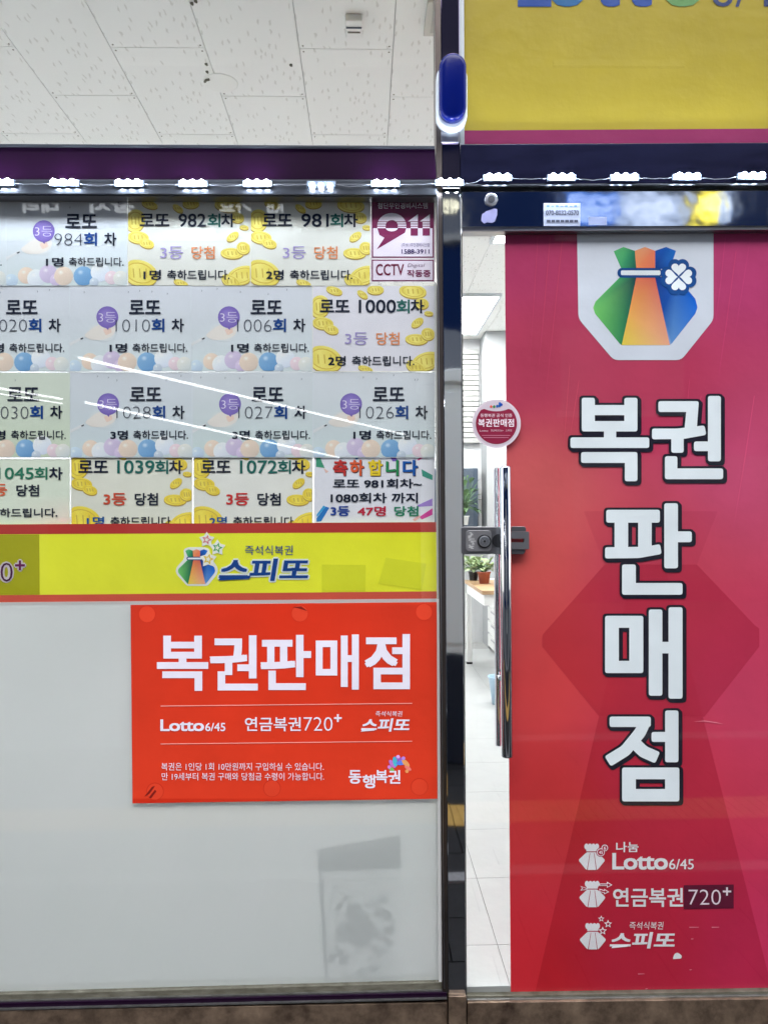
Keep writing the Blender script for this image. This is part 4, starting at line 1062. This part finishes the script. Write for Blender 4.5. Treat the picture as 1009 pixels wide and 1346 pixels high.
plant('potted_plant', 'dark green leafy plant in front of the dark cabinet', IP(609, 690, 8.45), .42, .16, 60, M['leaf'], M['white'], .06, .1)
# counter with wooden top
ct = thing('wooden_counter', 'white legged counter with a light wooden top seen through the door gap', 'counter', (1.3, 4.8, FLOOR))
CT = .95
MB().box(1.0, 1.75, 4.2, 5.35, CT-.035, CT).build('counter_top', M['wood'], ct, .003)
MB().box(1.02, 1.73, 4.22, 5.33, CT-.13, CT-.036).build('apron', M['white'], ct)
for x, y in ((1.03, 5.28), (1.68, 5.28), (1.68, 4.25), (1.28, 4.25)):
    l = MB().box(x-.025, x+.025, y-.025, y+.025, FLOOR+.02, CT-.131).build('leg', M['white'], ct); MB().box(x-.027, x+.027, y-.027, y+.027, FLOOR, FLOOR+.0198).build('foot_cap', M['black'], l)
pp = PZ(636, 767, CT)
plant('potted_plant', 'pale trailing plant in a terracotta pot on the wooden counter', pp, .12, .13, 50, M['leafpale'], M['terracotta'], .06, .11)
pp = PZ(622, 763, CT)
plant('potted_plant', 'small pale plant in a dark pot left of the terracotta pot', pp, .12, .12, 40, M['leafpale'], M['lockdark'], .05, .09)
# drawers
dr = thing('drawer_cabinet', 'white drawer cabinet under the counter seen through the door gap', 'cabinet', (1.7, 6, FLOOR))
MB().box(1.37, 1.74, 5.2, 6.14, FLOOR+.02, .90).build('cabinet_body', M['white'], dr, .003)
for k in range(5):
    z = FLOOR+.04+k*.15; f = MB().box(1.35, 1.368, 5.22, 6.12, z, z+.13).build('drawer_front', M['white'], dr, .003)
    MB().box(1.338, 1.3495, 5.5, 5.85, z+.095, z+.108).build('handle', M['brush'], f)
# bin
bp_ = PZ(658, 925, FLOOR)
t = thing('waste_bin', 'pale blue plastic bin on the floor behind the inner handle', 'bin', bp_)
m = MB(); m.tube([bp_, bp_+Vector((0, 0, .21)), bp_+Vector((0, 0, .215))], .1, 24, rs=[.07, .095, .1], cap=False); m.tube([bp_, bp_+Vector((0, 0, .005))], .069, 24)
o = m.build('bin_body', M['bin'], t); sm = o.modifiers.new('s', 'SOLIDIFY'); sm.thickness = .003
MB().tube([bp_+Vector((math.cos(i*.3)*.1, math.sin(i*.3)*.1, .213)) for i in range(22)], .004, 6).build('rim', M['bin'], t)
# ceiling fittings
c = PZ(465, 30, CEIL)
t = thing('ceiling_sensor', 'small white sensor box with a printed label on the ceiling', 'sensor', c)
MB().box(c.x-.035, c.x+.035, c.y-.06, c.y+.06, CEIL-.03, CEIL-.001).build('sensor_case', M['white'], t, .004)
MB().box(c.x-.032, c.x+.032, c.y-.02, c.y-.012, CEIL-.033, CEIL-.0302).build('dark_slot', M['darkbar'], t)
MB().box(c.x-.026, c.x+.026, c.y+.01, c.y+.018, CEIL-.033, CEIL-.0302).build('dark_slot', M['grease'], t)
c = PZ(290, 109, CEIL)
t = thing('ceiling_cover', 'faint round white cover plate on the ceiling with a dirt mark at its edge', 'cover plate', c)
MB().tube([c, c-Vector((0, 0, .0015)), c-Vector((0, 0, .002))], .08, 36, rs=[.08, .08, .078]).build('cover_disc', pbr('yellowed_white', (.80, .80, .77), .6), t)
MB().tube([c+Vector((-.07, -.02, -.007)), c+Vector((-.06, -.035, -.007)), c+Vector((-.045, -.04, -.007))], .006, 6).build('dirt_mark', M['grease'], t)
for k, (px, py) in enumerate(((271, 84), (382, 85), (272, 94), (252, 4), (257, 1))):
    c = PZ(px, py, CEIL)
    o = MB().tube([c, c-Vector((.003, .002, .004))], .009, 7, rs=[.011, .004]).build('ceiling_chip', M['grease']); tag(o, ['small dark chip in the ceiling above the round cover plate', 'dark chip in the ceiling right of the round cover plate', 'tiny chip just above the round cover plate', 'dark chip at the top edge of the upper window', 'chip beside the seam at the top edge of the upper window'][k], 'chip', 'dark chips in the ceiling')
c = PZ(568, 22, CEIL)
t = thing('ceiling_bracket', 'narrow beige bracket on the ceiling beside the window jamb', 'bracket', c)
MB().box(c.x-.03, c.x+.03, c.y-.12, c.y+.1, CEIL-.02, CEIL-.001).build('bracket_body', pbr('beige_metal', (.55, .53, .48), .5), t, .003)
MB().box(c.x-.004, c.x+.02, c.y-.1, c.y+.07, CEIL-.024, CEIL-.0202).build('bracket_groove', pbr('shade_metal', (.42, .4, .36), .5), t)

# object blurred behind the frosted film
q = thing('leaning_picture', 'blurred picture board leaning behind the frosted film near the jamb', 'picture', P(472, 1290, .06))
YQ = .028
sheet('picture_board', q, [(419, 1118), (524, 1100), (526, 1288), (428, 1288)], YQ, (232, 238, 238), t=.0008, mat='thinprint')
a = Art(YQ)
a.poly([(416, 1116), (526, 1098), (526, 1142), (420, 1146)], (14, 20, 26), 1)
for i in range(5): a.disc(430+i*20, 1131-i*2.4, 7, 9, (235, 238, 238), (170, 176, 180), 2)
a.poly([(417, 1118), (423, 1118), (432, 1288), (427, 1288)], (40, 48, 56), 2)
a.disc(473, 1223, 21, 21, (0, 0, 0), (0, 0, 0), 3); a.disc(473, 1223, 12, 12, (0, 0, 0), (0, 0, 0), 4)
for i in range(64):
    x = 434+random.random()*82; y = 1180+random.random()*100; r = 3+random.random()*6
    g = random.choice((20, 40, 70, 215, 225)); a.poly(ell(x, y, r, r*.7, random.random()*3, 10), (g, g+6, g+8), 2)
a.build('picture_art', q, 'thinprint')

# ================================================================ STREET SIDE (seen in glass and steel)
op = thing('opposite_building', 'dark building across the street, seen mirrored in glass and steel', 'building', (0, -13, 0))
MB().box(-16, 22, -14, -12.5, -.12, 14).build('building_wall', M['oppwall'], op)
for i in range(8):
    for j in range(3):
        x = -13+i*4.2; z = 3.6+j*3.4
        w = MB().box(x, x+2.4, -12.5, -12.44, z, z+1.6).build('window', M['oppglass'], op, .01)
        MB().box(x-.08, x+2.48, -12.498, -12.4, z-.12, z-.001).build('sill', M['kerb'], w)
for x0, x1, c, s in ((-11, -6, (1, .9, .75), .8), (-4.5, 0.2, (.9, .95, 1), 1.2), (4, 9.5, (1, .85, .6), 1.0)):
    MB().box(x0, x1, -12.5, -12.42, .3, 2.7).build('lit_shop_window', pbr('dim_shop_window', (.03, .035, .05), .2), op)
def lightbox(x0, x1, z0, z1, c, s, label, txt, tcol, y=-12.3):
    t = thing('street_sign', label, 'sign', ((x0+x1)/2, y, z0))
    MB().box(x0, x1, y-.15, y, z0, z1).build('sign_box', emit('sign_light', c, s), t)
    # text faces the shop (+y)
    vs, fs = glyphs(txt, .03); hh = (z1-z0)*.55; ww = min((x1-x0)*.85, hh*len(txt)*.95); xc = (x0+x1)/2; zc = (z0+z1)/2
    m = MB(); m.add([(xc-ww/2+ww*(1-u) if False else xc+ww/2-ww*u, y+.012+.001*k, zc+hh/2-hh*v) for u, v, k in vs], [tuple(f) for f in fs]); m.build('sign_lettering', emit('sign_text', tcol, s*1.6), t)
lightbox(4.0, 4.85, 7.1, 7.85, (.03, .16, .6), 0.40, 'blue lit sign with white letters on the opposite building', '상담', (.6, .7, .9))
lightbox(4.9, 6.2, 7.12, 7.8, (.5, .6, .8), 0.36, 'pale blue lit sign beside the blue one on the opposite building', '상시', (.8, .85, .9))
lightbox(6.4, 6.8, 7.1, 7.85, (1, .8, .03), 0.58, 'narrow yellow lit sign between pale signs opposite', '가', (1, .9, .4))
lightbox(6.86, 7.1, 7.1, 7.8, (.3, .42, .7), 0.43, 'narrow pale lit sign right of the yellow one opposite', '대', (.8, .9, 1))
# letters mounted on the wall whose mirror image runs along the top of the notices
nn = 0
for txt, px0, px1, s in (('대리', 30, 76, 1), ('상시', 118, 176, 1), ('가요', 288, 330, 1), ('KB', 350, 372, 1), ('위안', 581, 606, 1.6)):
    pa = PM(px0, 263, -12.35); pb = PM(px1, 279 if px0 < 500 else 280, -12.35)
    t = thing('wall_lettering', 'lit letters on the wall across the street, mirrored %s' % {'대리': 'above the draw 984 notice', '상시': 'atop the draw 982 notice', '가요': 'between the draw 982 and 981 notices', 'KB': 'above the draw 981 number', '위안': 'in the steel post'}[txt], 'sign', ((pa.x+pb.x)/2, -12.35, pb.z))
    vs, fs = glyphs(txt, .03); m = MB()
    z0, z1 = pb.z, pa.z; o = len(vs)
    m.add([(pb.x+(pa.x-pb.x)*u, -12.35+.001*k, z1+(z0-z1)*v) for u, v, k in vs]+[(pb.x+(pa.x-pb.x)*u, -12.4+.001*k, z1+(z0-z1)*v) for u, v, k in vs], [tuple(f) for f in fs]+[tuple(o+k for k in f) for f in fs])
    m.build('letter_faces', emit('wall_letter_light', (.9, .95, 1) if px0 < 500 else (1, .95, .7), 1.2 if px0 < 500 else .5), t)
# LED tubes of the arcade roof, mirrored as slanting lines
for k, (a0, b0, ya_, r_) in enumerate((((104, 470), (663, 602), 5.2, .014), ((113, 529), (660, 648), 5.2, .012), ((-60, 500), (82, 524.5), 5.2, .010), ((-60, 508), (82, 530.5), 5.2, .006))):
    A = PM(a0[0], a0[1], -ya_); h = A.z
    d = ray(*b0); t = (h-CAM.z)/d.z; Bv = CAM+d*t; Bv.y = -Bv.y
    tb = MB().tube([A, Vector(Bv)], r_, 10).build('arcade_tube', M['tube'], None, 0, A)
    tag(tb, ['long white LED tube over the street, upper mirrored line across the notices', 'long white LED tube over the street, lower mirrored line across the notices', 'short LED tube mirrored at the left edge, brighter of two', 'short thin LED tube mirrored at the left edge, lower of two'][k], 'tube light', 'LED tubes over the street')
# utility cabinet on the pavement behind the viewer, mirrored in the post
uc = thing('utility_cabinet', 'grey green street utility cabinet on a dark plinth, seen mirrored in the post', 'utility cabinet', (.55, -2.85, 0))
MB().box(.38, .72, -3.02, -2.6, 0, .70).build('plinth', M['cabdark'], uc, .01)
MB().box(.39, .71, -3.0, -2.62, .702, 2.45).build('cabinet_body', M['cab'], uc, .01)
MB().box(.37, .73, -3.03, -2.58, 2.452, 2.53).build('cabinet_roof', M['cab'], uc, .01)
dd = MB().box(.41, .69, -2.6195, -2.605, .76, 2.4).build('cabinet_door', M['cab'], uc, .004)
MB().box(.43, .445, -2.6045, -2.58, 1.3, 1.45).build('handle', M['brush'], dd)

bpy.data.scenes.remove(_ts)
